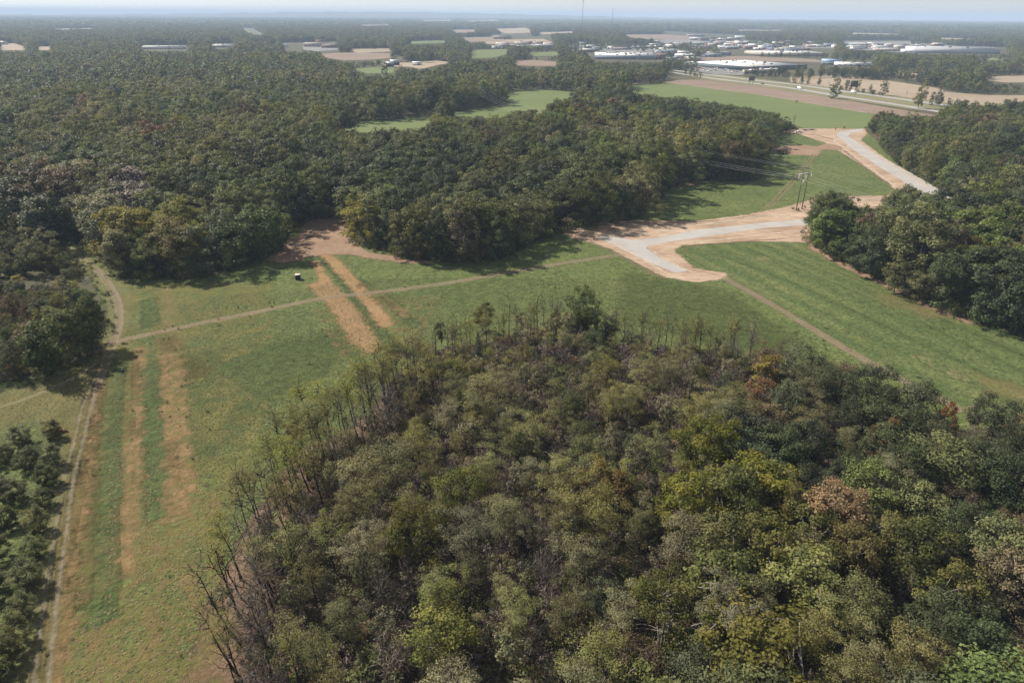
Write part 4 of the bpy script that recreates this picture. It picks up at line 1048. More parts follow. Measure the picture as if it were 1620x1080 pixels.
NEAR = 'trees of the near wood'
pos = []
for P_, kd, h_, lf, k_ in WOOD_TREES:
    put_tree(kd, P_, h_, lf, NEAR, 'wood', **k_); pos.append(P_)
F_ = jitter_fill(WOODV, 3.3)
rng.shuffle(F_)
d_edge = dist_poly(F_, OUTER, closed=False)
in_oak = inside(F_, OAKZONE); in_syc = inside(F_, SYCZONE); in_left = inside(F_, LEFTPART); in_top = inside(F_, TOPROW)
for i, P_ in enumerate(F_):
    Q_ = np.array(pos)
    dmin = np.min(np.hypot(Q_[:, 0] - P_[0], Q_[:, 1] - P_[1]))
    if dmin < 2.5: continue
    u = rng.random(); lean = (0, 0); wide = float(rng.uniform(0.85, 1.15))
    if d_edge[i] < 5 and not in_oak[i]: continue
    if d_edge[i] < 16 and not in_oak[i]:
        # thin edge trees leaning out over the meadow
        k = 'thin_locust' if u < 0.5 else ('bare_tree' if u < 0.78 else 'shrub')
        lf = 'locust' if u < 0.5 else ('locust' if k != 'bare_tree' else 'twig')
        h = float(rng.uniform(11, 15)) if k != 'shrub' else float(rng.uniform(2.5, 4.5))
        lean = (-0.12 * float(rng.uniform(0.3, 1.5)), 0.05 * float(rng.uniform(-0.5, 1.5)))
    elif in_syc[i]:
        k, lf, h = ('sycamore', ('bright', 'bright', 'olive', 'yellow')[int(rng.integers(4))], float(rng.uniform(11, 14))) if u < 0.6 else ('locust', 'locustg', float(rng.uniform(11, 14)))
    elif in_oak[i]:
        if u < 0.46: k, lf, h = 'oak', ('deep', 'deep', 'mid', 'olive')[int(rng.integers(4))], float(rng.uniform(9.5, 13))
        elif u < 0.60: k, lf, h = 'sycamore', ('bright', 'olive', 'mid', 'tan')[int(rng.integers(4))], float(rng.uniform(10, 13))
        elif u < 0.80: k, lf, h = 'locust', ('locust', 'locustg')[int(rng.integers(2))], float(rng.uniform(10, 13.5))
        elif u < 0.92: k, lf, h = 'oak', 'brown', float(rng.uniform(7, 10))
        else: k, lf, h = 'bare_tree', 'twig', float(rng.uniform(8, 12))
    elif in_top[i]:
        if u < 0.30: k, lf, h = 'thin_locust', 'locust', float(rng.uniform(7.5, 11))
        elif u < 0.52: k, lf, h = 'bare_tree', ('twig', 'twigp')[int(rng.integers(2))], float(rng.uniform(5, 9))
        elif u < 0.68: k, lf, h = 'oak', ('deep', 'mid', 'olive', 'olive')[int(rng.integers(4))], float(rng.uniform(5, 8))
        else: k, lf, h = 'shrub', ('olive', 'locustg', 'brown', 'tan', 'mid')[int(rng.integers(5))], float(rng.uniform(2.5, 5))
    else:
        if u < 0.50: k, lf, h = 'locust', ('locust', 'locust', 'locustg', 'olive')[int(rng.integers(4))], float(rng.uniform(9, 14.5))
        elif u < 0.64: k, lf, h = 'bare_tree', ('twig', 'twigp', 'twig')[int(rng.integers(3))], float(rng.uniform(8, 12.5))
        elif u < 0.77: k, lf, h = 'oak', ('deep', 'mid', 'olive', 'bright')[int(rng.integers(4))], float(rng.uniform(6.5, 10.5))
        elif u < 0.84: k, lf, h = 'thin_locust', 'locust', float(rng.uniform(9, 13))
        else: k, lf, h = 'shrub', ('olive', 'locustg', 'brown', 'rust', 'mid', 'tan')[int(rng.integers(6))], float(rng.uniform(3, 6))
    if k in ('locust', 'oak', 'sycamore'): wide *= 1.12; h *= 1.06
    if in_oak[i] and k in ('oak', 'sycamore') and rng.random() < 0.65:
        wide *= 1.2; h *= 1.12
        if dmin < 5.9: continue
    if dmin < {'locust': 4.7, 'oak': 4.6, 'sycamore': 5.4, 'thin_locust': 3.3, 'bare_tree': 3.3, 'shrub': 2.7}.get(k, 4): continue
    put_tree(k, P_, h, lf, NEAR, 'wood', lean=lean, wide=wide)
    pos.append((P_[0], P_[1]))

# --- the small wood on the left
LW = []
for p_, kd, h_, lf in [((-151.2,195), 'locust', 9, 'locust'), ((-144.8,195), 'bare_tree', 9, 'twigp'), ((-141.4,177.5), 'oak', 9, 'rust'), ((-135.3,177.6), 'oak', 8.5, 'brown'),
                       ((-126.5,177.7), 'oak', 9, 'yellow'), ((-123.7,168.8), 'oak', 9.5, 'olive'), ((-117.3,171.2), 'locust', 8, 'olive'), ((-133.5,195.1), 'locust', 7.5, 'locust'),
                       ((-124.4,156.7), 'oak', 9.5, 'brown'), ((-116.9,154.9), 'oak', 9.5, 'deep'), ((-111.2,157.1), 'oak', 8, 'olive'), ((-121.2,146), 'oak', 9.5, 'deep'), ((-112.3,162), 'oak', 7, 'mid'), ((-135.2,164.4), 'oak', 9, 'yellow')]:
    put_tree(kd, p_, h_ * 0.9, lf, 'trees of the small wood by the farm track', 'leftwood', wide=0.95); LW.append(p_)
for P_ in jitter_fill(LEFTWOOD, 5.0):
    Q_ = np.array(LW)
    if np.min(np.hypot(Q_[:, 0] - P_[0], Q_[:, 1] - P_[1])) < 3.8: continue
    u = rng.random()
    kd, lf = ('oak', ('deep', 'mid', 'mid', 'olive', 'deep')[int(rng.integers(5))]) if u < 0.7 else (('locust', 'locust') if u < 0.85 else ('bare_tree', 'twigp'))
    put_tree(kd, P_, float(rng.uniform(6, 8.5)), lf, 'trees of the small wood by the farm track', 'leftwood', wide=0.95)
    LW.append((P_[0], P_[1]))

# --- young pines in rows, lower left, and the pine block further up
PINES = [(-95.4,119.5), (-100,116.7), (-90,110), (-93.8,109.4), (-99.6,111), (-86.9,104.1), (-90.4,99.4), (-96.4,102.1), (-83.8,97.7), (-87.2,92.3), (-81,91.4), (-89.4,89.4), (-77.2,85), (-83,84.7),
         (-74.3,78.9), (-79.4,76.9), (-71.6,73.1), (-69.5,68.3), (-76.1,69.9), (-68.7,64.7), (-68.7,61.3), (-73.8,63.6), (-64,58.1), (-105.5,108.8), (-98.5,97.5), (-91.3,84.9), (-84.5,74.4)]
for k_, p_ in enumerate(PINES):
    put_tree('pine', p_, float(rng.uniform(3.7, 4.7)), 'pine', 'young pines beside the farm track', 'pines', wide=float(rng.uniform(1.1, 1.3)))
PB = [(-185,206.3),(-161.2,213.8),(-164.2,227.8),(-172.4,243.4),(-185.1,259.1),(-207,267.3),(-228.3,263.3)]
for P_ in jitter_fill(PB, 5.0, 0.25):
    if rng.random() < 0.85:
        put_tree('pine', P_, float(rng.uniform(4.6, 6.4)), 'pine', 'pines of the block behind the small wood', 'pineblock', wide=0.95)
for P_ in [(-155.9,221.4), (-150.1,219), (-148.4,221.5)]:
    put_tree('pine', P_, float(rng.uniform(3.2, 4.2)), 'pine', 'little pines beside the mown lane', 'pineblock', wide=0.7)

def spaced(P, f, sep):
    """crowns of very different size: the big ones push the small ones aside"""
    order_ = np.argsort(-f)
    cell = sep * float(f.max())
    grid = {}
    keep = []
    for i in order_:
        x, y = P[i]; c = (int(x // cell), int(y // cell)); ok = True
        for dx in (-1, 0, 1):
            for dy in (-1, 0, 1):
                for j in grid.get((c[0] + dx, c[1] + dy), ()):
                    if (P[j][0] - x) ** 2 + (P[j][1] - y) ** 2 < (sep * 0.5 * (f[i] + f[j])) ** 2:
                        ok = False; break
                if not ok: break
            if not ok: break
        if ok:
            keep.append(i); grid.setdefault(c, []).append(i)
    return np.array(keep)

# --- woods beyond: wherever no open ground is seen from up here
VIS = [(-68.8,47.9),(-146.1,144),(-122.4,142.8),(-113.3,145.1),(-108.3,158.2),(-117.8,182.8),(-134.5,205.5),(-148.8,223.5),(-167.8,240.5),(-187.1,266),(-172.3,256),(-128.9,214.4),(-107.4,213.6),(-94.5,224.5),(-88,245.9),(-90,287),(-72.7,292.5),(-61.3,254.3),(-39.3,237.2),(-22.8,232.6),(-4.7,235),(7.1,255.7),(20.5,273.2),(55.1,293.4),(77,348),(98.6,370.8),(130.8,370.2),(157.8,436.1),(196.4,524.4),(226.3,560),(278.8,565.5),(267.8,530.2),(230.8,414.5),(222.7,366.7),(214.5,330.4),(205,327.7),(204.6,351.5),(180.8,329.6),(169.3,309.1),(158.3,316.8),(164.5,334.2),(158.4,342),(145.7,326.2),(128.8,290),(115.8,258),(120,233.3),(124.6,214.7),(128.8,195.5),(133,183),(144,169.4),(158.7,135.9),(70.9,39.3),(-61.2,38.5)]
HWYBAND = [(199,965.1),(259,1215),(322,1138),(415,1097),(479,1114),(528,1038),(537.6,925.9),(521.2,869.3),(545.2,834.8),(609.8,838.6),(538.7,736.2),(481.5,722.5),(429.5,709.5),(369.9,624.8),(335.9,623.2),(331.2,648.1),(306.3,729.4),(277.5,818.8),(228.7,913.9)]
TOWN = [pl for nm_, pl, _ in O_FAR if nm_ == 'parking_lot']
OPEN = [VIS, O_MID, HWYBAND, [(708,1096),(773,1137),(847,1130),(763,1014),(673.2,998.3),(670,1028)]] + [pl for nm_, pl, _ in O_FAR if nm_ != 'parking_lot']
ROOFS = [[(365,1468),(506,1526),(567,1354),(519,1237),(363,1129),(347,1140)], [(173,1805),(301,1888),(332,1652),(290,1440),(156,1426)], [(577,2075),(916,2124),(720,1645),(530,1623),(482,1724)], [(1283,2411),(1496,2251),(1209,1812),(1004,1848)], [(1238,2828),(1530,2882),(987,1846),(954,2129)],
         [(-1008,2003),(-883,2023),(-764,1746),(-873,1731)], [(-878,2160),(-817,2170),(-713,1889),(-767,1882)], [(-700,2240),(-560,2373),(-425,1791),(-549,1774)], [(-277,1581),(-234,1586),(-184,1235),(-212,1202)], [(643,1541),(743,1529),(641,1310),(551,1302)], [(-107,3329),(149,3091),(124,2180),(-63,2245)], [(847,4243),(1085,3503),(775,2490),(542,2698)]]
OPEN2 = OPEN + ROOFS
EXCL = [WOOD, LEFTWOOD, PB, [(-146.6,132.2),(-122.2,142.5),(-114.4,145.7),(-111.1,155.9),(-112,164.9),(-114.2,176.1),(-119.3,186.5),(-129.9,200.1),(-142.5,214.2),(-154.5,220.2),(-170.6,213.7),(-211.2,207)]]

def sight(P, h, cr=4.0):
    """which trees of height h and crown radius cr at P would stand between the camera and open ground"""
    bad = np.zeros(len(P), dtype=bool)
    r = np.hypot(P[:, 0], P[:, 1])
    side = np.column_stack([P[:, 1], -P[:, 0]]) / r[:, None]
    back = -P / r[:, None]
    cr = np.broadcast_to(cr, (len(P),))[:, None]
    for k, o, f_ in ((0.0, 0, 0), (0.92, 0, 0), (0.3, -0.8, 0), (0.3, 0.8, 0), (0.65, -0.8, 0), (0.65, 0.8, 0), (0.88, -0.45, 0), (0.88, 0.45, 0), (0.12, 0, 0.75), (0.2, 0.6, 0.5), (0.2, -0.6, 0.5), (0.99, 0, -0.2)):
        f = (CAM_H / (CAM_H - np.minimum(k * h, 70)))[:, None]
        Q = (P + side * o * cr + back * f_ * cr) * f
        for pl in OPEN2:
            A = np.array(pl)
            c = (Q[:, 0] > A[:, 0].min()) & (Q[:, 0] < A[:, 0].max()) & (Q[:, 1] > A[:, 1].min()) & (Q[:, 1] < A[:, 1].max()) & ~bad
            ii = np.nonzero(c)[0]
            if len(ii): bad[ii[inside(Q[ii], pl)]] = True
    return bad

def thin_town(P, h):
    # in the town most trees are small and few
    m = np.zeros(len(P), dtype=bool)
    for pl in TOWN:
        for k in (0.0, 0.5, 0.95):
            m |= inside(P * (CAM_H / (CAM_H - k * h))[:, None], pl)
    keep = ~m | (rng.random(len(P)) < 0.30)
    h = np.where(m, h * rng.uniform(0.35, 0.8, len(P)), h)
    return P[keep], h[keep]

def ring_fill(r0, r1, s, half=41, jit=0.42):
    y1 = r1; x1 = r1 * math.sin(R(half))
    gx, gy = np.meshgrid(np.arange(-x1, x1, s), np.arange(r0 * math.cos(R(half)), y1, s * 0.87))
    gx[1::2] += s / 2
    P = np.stack([gx.ravel(), gy.ravel()], 1) + rng.uniform(-jit, jit, (gx.size, 2)) * s
    r = np.hypot(P[:, 0], P[:, 1]); a = np.abs(np.degrees(np.arctan2(P[:, 0], P[:, 1])))
    P = P[(r >= r0) & (r < r1) & (a < half)]
    ex = np.zeros(len(P), dtype=bool)
    for pl in EXCL: ex |= inside(P, pl)
    return P[~ex]

def varied(P, lo, hi, sep, pw=1.6):
    """crowns of very different size: the big ones push the small ones aside"""
    f = lo + (hi - lo) * rng.random(len(P)) ** pw
    f *= 1 + 0.16 * lowfreq(P, 55, 4.0)
    order_ = np.argsort(-f)
    cell = sep * hi * 1.2
    grid = {}
    keep = []
    for i in order_:
        x, y = P[i]; c = (int(x // cell), int(y // cell)); ok = True
        for dx in (-1, 0, 1):
            for dy in (-1, 0, 1):
                for j in grid.get((c[0] + dx, c[1] + dy), ()):
                    if (P[j][0] - x) ** 2 + (P[j][1] - y) ** 2 < (sep * 0.5 * (f[i] + f[j])) ** 2:
                        ok = False; break
                if not ok: break
            if not ok: break
        if ok:
            keep.append(i); grid.setdefault(c, []).append(i)
    keep = np.array(keep)
    return P[keep], f[keep]
SMALL = [(163.6,312.3),(279.3,558.9),(389.3,659.7),(540.2,690.2),(262,314.7),(204.8,307.7)]        # younger scrubby wood beyond the road
SOLO = []
for p_, h_, w_, lf_ in [((122.9,259.4), 16, 1.2, 'mid'), ((123.4,242.8), 12, 0.9, 'deep'), ((142.2,259.8), 12, 1.1, 'tan'), ((166.6,284.4), 13.5, 1.3, 'deep'), ((122,219.5), 14.5, 1.05, 'deep'), ((133.1,222.1), 16, 1.25, 'mid'),
                        ((164,253.4), 13, 1.2, 'mid'), ((126.9,198.7), 9.5, 1.2, 'olive'), ((150.5,222.5), 15, 1.0, 'brown'), ((156,217.2), 15.5, 1.0, 'gold'), ((137.1,192.1), 15.5, 1.1, 'deep'), ((157.9,206.6), 15, 1.1, 'rust'), ((144.8,184.6), 14, 1.1, 'olive'), ((135.4,200.2), 14, 1.1, 'mid'), ((122.8,205.4), 10, 1.1, 'olive'), ((136.8,179.8), 11, 1.1, 'deep'), ((136.6,240), 12.5, 1.0, 'mid'),
                        ((120.3,229.4), 12, 0.9, 'mid'), ((117.7,238.2), 9, 0.9, 'mid')]:
    SOLO.append((p_, h_, w_, lf_))
P = ring_fill(150, 760, 4.0)
hi_f = 0.55 + 0.9 * rng.random(len(P)) ** 1.6
hi_f *= 1 + 0.16 * lowfreq(P, 55, 4.0)
small = inside(P, SMALL)
def height_of(f, Q, sm):
    hh = 16.6 * (0.45 + 0.55 * f) * (1 + 0.12 * lowfreq(Q, 60))
    return np.where(sm, hh * 0.68, hh)
h = height_of(hi_f, P, small)
bad = sight(P, h, 5.6 * hi_f)
for k_ in (0.78, 0.6, 0.45, 0.32):
    ii = np.nonzero(bad)[0]
    h[ii] = height_of(hi_f[ii], P[ii], small[ii]) * k_
    hi_f[ii] *= 0.82
    bad[ii] = sight(P[ii], h[ii], 5.6 * hi_f[ii])
keep0 = ~bad
for p_, h_, w_, _ in SOLO:
    keep0 &= np.hypot(P[:, 0] - p_[0], P[:, 1] - p_[1]) > 3.2 * w_ + 1.5
P, h, small, hi_f = P[keep0], h[keep0], small[keep0], hi_f[keep0]
gap_ = (lowfreq(P, 31, 2.2) > 0.62) & (rng.random(len(P)) < 0.55) & (np.min([dist_poly(P, VIS), dist_poly(P, O_MID)], axis=0) > 14)
P, h, small, hi_f = P[~gap_], h[~gap_], small[~gap_], hi_f[~gap_]
keep = spaced(P, hi_f, 8.4)
P, h, small, fs = P[keep], h[keep], small[keep], hi_f[keep]
for p_, h_, w_, lf_ in SOLO:
    put_tree('edge_tree', p_, h_, lf_, 'trees of the woods around the meadow', 'forest', wide=w_)
dopen = np.min([dist_poly(P, VIS), dist_poly(P, O_MID)], axis=0)
edge = dopen < 10
rr = np.hypot(P[:, 0], P[:, 1])
score = h / rr * np.where(edge, 1.25, 1.0) * (np.abs(np.degrees(np.arctan2(P[:, 0], P[:, 1]))) < 37.5)
order = np.argsort(-score)
solo = np.zeros(len(P), dtype=bool); solo[order[:281]] = True
tone = lowfreq(P, 62, 0.7) * 0.9 + rng.normal(size=len(P)) * 0.7
GREYWOOD = [(-202.5,244.8),(-169.3,245.6),(-138.8,252.4),(-147.6,292.8),(-198.3,309.7),(-247,305.8)]
grey = inside(P, GREYWOOD)
YCORNER = [(-171.3,240.4),(-125.9,208.5),(-102.5,211.9),(-117.1,253.1),(-156.2,283.5),(-203.9,297.8)]
yc = inside(P, YCORNER) | inside(P, [(-71.2,285.4),(-61.7,242.6),(-48.9,239.2),(-59.9,285.7)])
def tone_of(t, y, gr=False):
    u = rng.random()
    if gr and u < 0.75: return ('locustg', 'brown', 'locustg', 'twig')[int(rng.integers(4))]
    if y and u < 0.85: return ('yellow', 'fresh', 'fresh', 'locust')[int(rng.integers(4))]
    if t > 1.75: return ('rust', 'tan', 'gold', 'brown')[int(u * 3.99)]
    if t > 1.25: return ('brown', 'bright', 'olive', 'yellow')[int(u * 3.99)]
    if t > 0.45: return ('olive', 'mid', 'olive')[int(u * 2.99)]
    if t > -0.5: return ('mid', 'mid', 'olive', 'deep')[int(u * 3.99)]
    return ('deep', 'deep', 'mid')[int(u * 2.99)]
for i in np.nonzero(solo)[0]:
    put_tree('edge_tree' if edge[i] else 'woodland_tree', P[i], float(h[i]), tone_of(tone[i], yc[i], grey[i]), 'trees of the woods around the meadow', 'forest', wide=float(np.clip(fs[i] * 17.0 / h[i], 0.75, 1.45)))
rest = ~solo
T_ = tone[rest]; n_ = int(rest.sum())
pick = np.where(T_ > 1.7, rng.choice([10, 11, 12, 11], n_), np.where(T_ > 1.2, rng.choice([10, 12, 5, 6, 9], n_), np.where(T_ > 0.4, rng.choice([5, 6, 4, 9, 13], n_), np.where(T_ > -0.5, rng.choice([2, 3, 4, 2, 5, 13], n_), rng.choice([0, 1, 2, 0], n_)))))
pick = np.where(grey[rest] & (rng.random(n_) < 0.7), rng.choice([13, 10, 13], n_), pick)
scatter('forest', 'mid', np.column_stack([P[rest], np.full(n_, -0.1)]), 0.55 * h[rest] / 17.0 + 0.45 * fs[rest], pick, 'dense mixed woodland stretching from the meadow to the far fields')
# low growth along the wood edges
S = ring_fill(150, 560, 2.6)
hs_ = np.full(len(S), 2.6)
de = np.min([dist_poly(S, VIS), dist_poly(S, O_MID)], axis=0)
S = S[(de < 9)]
S = S[~sight(S, np.full(len(S), 2.2), 0.8)]
scatter('edge_undergrowth', 'shrub', np.column_stack([S, np.zeros(len(S))]), rng.uniform(0.6, 1.5, len(S)), rng.choice([0, 1, 2, 4, 5, 1], len(S)), 'low brush along the foot of the wood edges')
S2 = ring_fill(150, 430, 1.9)
de2 = dist_poly(S2, VIS)
S2 = S2[inside(S2, VIS) & (de2 < 3.2) & (rng.random(len(S2)) < 0.6 * (1 - de2 / 3.4))]
scatter('edge_weeds', 'shrub', np.column_stack([S2, np.zeros(len(S2))]), rng.uniform(0.15, 0.6, len(S2)), rng.choice([0, 1, 2, 4], len(S2)), 'weedy brush spilling from the wood edges onto the grass')
U = jitter_fill(WOODV, 2.1)
U = U[dist_poly(U, OUTER, closed=False) > 1.2]
scatter('undergrowth', 'shrub', np.column_stack([U, np.zeros(len(U))]), rng.uniform(0.45, 1.25, len(U)) * np.clip(dist_poly(U, OUTER, closed=False) / 9, 0.35, 1), rng.choice([0, 1, 2, 2, 3, 3, 5], len(U)), 'brushy undergrowth on the floor of the near wood')
U = jitter_fill(WOODV, 5.0)
U = U[~inside(U, OAKZONE)]
scatter('saplings', 'bare', np.column_stack([U, np.zeros(len(U))]), rng.uniform(0.35, 0.75, len(U)), rng.choice([0, 1, 2], len(U)), 'thin leafless saplings under the near wood')
U = jitter_fill(LEFTWOOD, 2.4)
scatter('brush', 'shrub', np.column_stack([U, np.zeros(len(U))]), rng.uniform(0.5, 1.3, len(U)), rng.integers(0, 6, len(U)), 'brush under the small wood by the farm track')

P = ring_fill(760, 2100, 7.0)
fs = (0.6 + 0.9 * rng.random(len(P)) ** 1.6) * (1 + 0.16 * lowfreq(P, 55, 4.0))
k_ = spaced(P, fs, 9.2)
P, fs = P[k_], fs[k_]
h = 15.5 * (0.4 + 0.6 * fs) * (1 + 0.12 * lowfreq(P, 90))
bad = sight(P, h)
h2 = np.where(bad, h * 0.5, h); ii = np.nonzero(bad)[0]; bad[ii] = sight(P[ii], h2[ii])
P, h = thin_town(P[~bad], h2[~bad])
T_ = lowfreq(P, 70, 0.7) + rng.normal(size=len(P)) * 0.7
pick = np.where(T_ > 1.3, 6, np.where(T_ > 0.5, rng.choice([3, 5, 7], len(P)), np.where(T_ > -0.4, rng.choice([1, 2, 5], len(P)), rng.choice([0, 4], len(P)))))
scatter('far_woods', 'far', np.column_stack([P, np.full(len(P), -0.3)]), h / 16.0, pick, 'hazy woods reaching back behind the fields and the town')
P = ring_fill(2100, 4800, 13.5)
P = P[lowfreq(P, 190, 3.0) < 0.72]
h = 15.0 * rng.uniform(0.7, 1.2, len(P))
bad = sight(P, h)
P, h = thin_town(P[~bad], h[~bad])
scatter('distant_woods', 'far', np.column_stack([P, np.full(len(P), -0.3)]), h / 15.0 * 1.15, rng.choice([0, 1, 2, 3, 4, 5], len(P)), 'distant woods fading into haze below the skyline')
P = ring_fill(4800, 13000, 62)
P = P[lowfreq(P, 420, 1.0) < 0.6]
P = P[~sight(P, np.full(len(P), 14.0))]
scatter('skyline_woods', 'wood', np.column_stack([P, np.full(len(P), -0.5)]), rng.uniform(0.9, 1.5, len(P)), rng.integers(0, 4, len(P)), 'blue hazy woodland at the skyline')

# --- weeds standing in the grass
WD = jitter_fill([(-61.2,59.9),(-89.8,117.7),(-108.2,174),(-98.1,206.2),(-41.5,222.2),(19.8,226.6),(83.4,218.2),(138.6,161.6),(118.6,132.7),(92.8,138),(64.8,160.6),(25.8,167.7),(7.2,177.9),(-19.8,159.4),(-32.2,145.5),(-45,120.6),(-47.5,94.6),(-39.1,60.1)], 2.4)
WD = WD[(lowfreq(WD, 9, 1.0) + rng.normal(size=len(WD)) * 0.5 > 1.0)]
WD = WD[~inside(WD, [(16.2,292.5),(133.4,295.3),(116.9,253.9),(71,212),(52.1,211.7)])]
scatter('weeds', 'shrub', np.column_stack([WD, np.zeros(len(WD))]), rng.uniform(0.08, 0.26, len(WD)), rng.choice([0, 1, 1, 2, 5], len(WD)), 'scattered weeds standing in the meadow grass')

# --- grass tufts on the nearer meadow
TP = jitter_fill([(-63.5,51.6),(-121.2,132.5),(-111.7,173.9),(-94.8,198),(-40.5,216),(40.5,217.5),(69.8,200.8),(91.3,135.1),(75.5,132.1),(63.6,156.9),(25.6,165.7),(7.1,173.6),(-19.6,157.6),(-29.1,145.6),(-37,120.6),(-43.8,114.2),(-45.4,98),(-45.2,72.4),(-39.5,51.7)], 0.75)
for pth_, wd_ in DRYLINES:
    TP = TP[dist_poly(TP, pth_, closed=False) > wd_ * 0.5 + 0.6]
TP = TP[dist_poly(TP, FARM, closed=False) > 2.4]
tn_ = lowfreq(TP, 5, 0.3) + rng.normal(size=len(TP)) * 0.6
scatter('grass', 'tuft', np.column_stack([TP, np.zeros(len(TP))]), rng.uniform(0.55, 1.3, len(TP)), np.where((tn_ > 1.25) | (inside(TP, DRYGROUND) & (rng.random(len(TP)) < 0.75)), 3, rng.integers(0, 3, len(TP))), 'tufty meadow grass on the nearer field')

# ------------------------------------------------------------------ haze
def haze():
    m, t, out = nodes('haze_air')
    v = N(t, 'ShaderNodeVolumePrincipled')
    v.inputs['Color'].default_value = (0.56, 0.72, 0.98, 1)
    v.inputs['Density'].default_value = 0.000115
    v.inputs['Anisotropy'].default_value = 0.0
    t.links.new(v.outputs[0], out.inputs['Volume'])
    b = MB().box(0, 8000, 78, 60000, 72000, 158)
    tag(b.build('haze', m), 'pale blue haze thickening over the far country', None, None, 'stuff')
haze()

# ------------------------------------------------------------------ things
PM = {}
def pm(name, *a, **k):
    if name not in PM: PM[name] = plainmat(name, *a, **k)
    return PM[name]
WOODP = pm('weathered_pole_wood', (0.13, 0.10, 0.08), 0.85, 0, 0.2, 2.0)
STEELP = pm('pale_galvanised_steel', (0.62, 0.62, 0.62), 0.45, 0.3, 0.05)
WIRE = pm('aluminium_wire', (0.34, 0.34, 0.35), 0.6, 0.0, 0.03)
INSUL = pm('glass_insulator', (0.72, 0.75, 0.76), 0.25, 0, 0.05)
WHITE = pm('white_paint', (0.80, 0.80, 0.79), 0.45, 0, 0.03, 0.4)
DARK = pm('dark_trim', (0.03, 0.03, 0.035), 0.5, 0, 0.05)
GLASS = pm('dark_window_glass', (0.03, 0.038, 0.045), 0.12, 0, 0.02, 1, 0.6)
RUBBER = pm('tyre_rubber', (0.022, 0.022, 0.022), 0.85, 0, 0.05)
ROOFW = pm('white_membrane_roof', (0.80, 0.78, 0.75), 0.7, 0, 0.06, 0.05, 0.2)
ROOFG = pm('grey_metal_roof', (0.44, 0.45, 0.47), 0.5, 0.1, 0.08, 0.1)
ROOFR = pm('red_roof', (0.42, 0.12, 0.09), 0.7, 0, 0.1, 0.2)
ROOFB = pm('dark_shingle_roof', (0.12, 0.115, 0.115), 0.85, 0, 0.12, 0.5)
WALLG = pm('dark_greenish_wall', (0.10, 0.13, 0.14), 0.8, 0, 0.1, 0.1)
WALLB = pm('blue_grey_wall', (0.22, 0.26, 0.32), 0.8, 0, 0.08, 0.1)
WALLT = pm('tan_block_wall', (0.42, 0.36, 0.30), 0.85, 0, 0.08, 0.1)
WALLR = pm('brick_red_wall', (0.26, 0.14, 0.11), 0.85, 0, 0.1, 0.2)
WALLK = pm('black_barn_boards', (0.05, 0.05, 0.055), 0.85, 0, 0.2, 0.6)

# --- power line
LINE = [(131, 309), (41.5, 471.0), (-30.5, 684.0), (-103.5, 837.0)]
LINE = [(131.4,309.3)] + [(39.1,474.3), (-32.4,680.5), (-105,821)]
def pylon(P, yaw, label, hp=19.0):
    r = thing('utility_pylon', label, 'power pole', (P[0], P[1], 0), yaw, 'wooden power pylons of the line across the woods')
    # local x runs along the crossarm
    for sx in (-1.85, 1.85):
        MB().tube([(sx, 0, -0.4), (sx, 0, hp * 0.5), (sx, 0, hp)], [0.21, 0.17, 0.13], 8).build('pole', WOODP, r)
    MB().box(0, -0.2, hp - 2.4, 8.6, 0.16, 0.26).box(0, 0.2, hp - 2.4, 8.6, 0.16, 0.26).build('crossarm', STEELP, r)
    MB().tube([(-1.85, 0.24, hp - 7.6), (1.85, 0.24, hp - 3.6)], 0.11, 6).build('brace', STEELP, r)
    MB().tube([(-1.85, -0.24, hp - 3.6), (1.85, -0.24, hp - 7.6)], 0.07, 6).build('brace', WOODP, r)
    for sx in (-4.1, 0.0, 4.1):
        b = MB()
        for k in range(6):
            b.tube([(sx, 0, hp - 2.62 - k * 0.26), (sx, 0, hp - 2.74 - k * 0.26)], [0.20, 0.13], 8)
        b.tube([(sx, 0, hp - 2.5), (sx, 0, hp - 4.25)], 0.05, 5)
        b.build('insulator', INSUL, r)
    return r
PTS = [Vector((x, y, 0)) for x, y in LINE]
d0 = (PTS[0] - PTS[1]).normalized()
OFF = PTS[0] + d0 * 205
YAW = []
for i, p in enumerate(PTS):
    a = PTS[i-1] if i else OFF
    b = PTS[i+1] if i + 1 < len(PTS) else p + (p - PTS[i-1])
    d = (b - a).normalized()
    YAW.append(math.atan2(d.y, d.x) - math.pi / 2)
LBL = ['twin wooden power poles with pale crossarm and brace by the gravel road', 'wooden power pylon rising from the trees at the middle grove', 'pale-armed power pylon before the strip of trees splitting the far green field', 'faint far power pylon showing above the trees near the black barns']
for p, y, l in zip(LINE, YAW, LBL):
    pylon(p, y, l)
def wires(p, yp, q, yq, name, label):
    z = 19.0
    def ends(P, yaw, sx, h):
        return Vector((P.x + sx * math.cos(yaw), P.y + sx * math.sin(yaw), h))
    r = thing(name, label, 'power line', tuple((p + q) / 2), 0, 'spans of the power line')
    mid = Vector((p + q) / 2)
    for sx, h, rad, sag in ((-4.1, z - 4.3, 0.032, 4.2), (0, z - 4.3, 0.032, 4.2), (4.1, z - 4.3, 0.032, 4.2), (-1.85, z, 0.02, 3.0), (1.85, z, 0.02, 3.0)):
        A = ends(p, yp, sx, h); B = ends(q, yq, sx, h)
        pts = []
        for k in range(25):
            t = k / 24
            v = A.lerp(B, t); v.z -= sag * 4 * t * (1 - t)
            pts.append(v - mid)
        MB().tube(pts, rad, 5).build('wire', WIRE, r)
wires(OFF, YAW[0], PTS[0], YAW[0], 'power_line', 'wires dipping from the twin poles into the dark wood beyond the road')
wires(PTS[0], YAW[0], PTS[1], YAW[1], 'power_line', 'pale wires crossing the green clearing to the middle grove')
wires(PTS[1], YAW[1], PTS[2], YAW[2], 'power_line', 'pale wires slanting over the far green field')
wires(PTS[2], YAW[2], PTS[3], YAW[3], 'power_line', 'faint far wires running above the trees toward the barns')
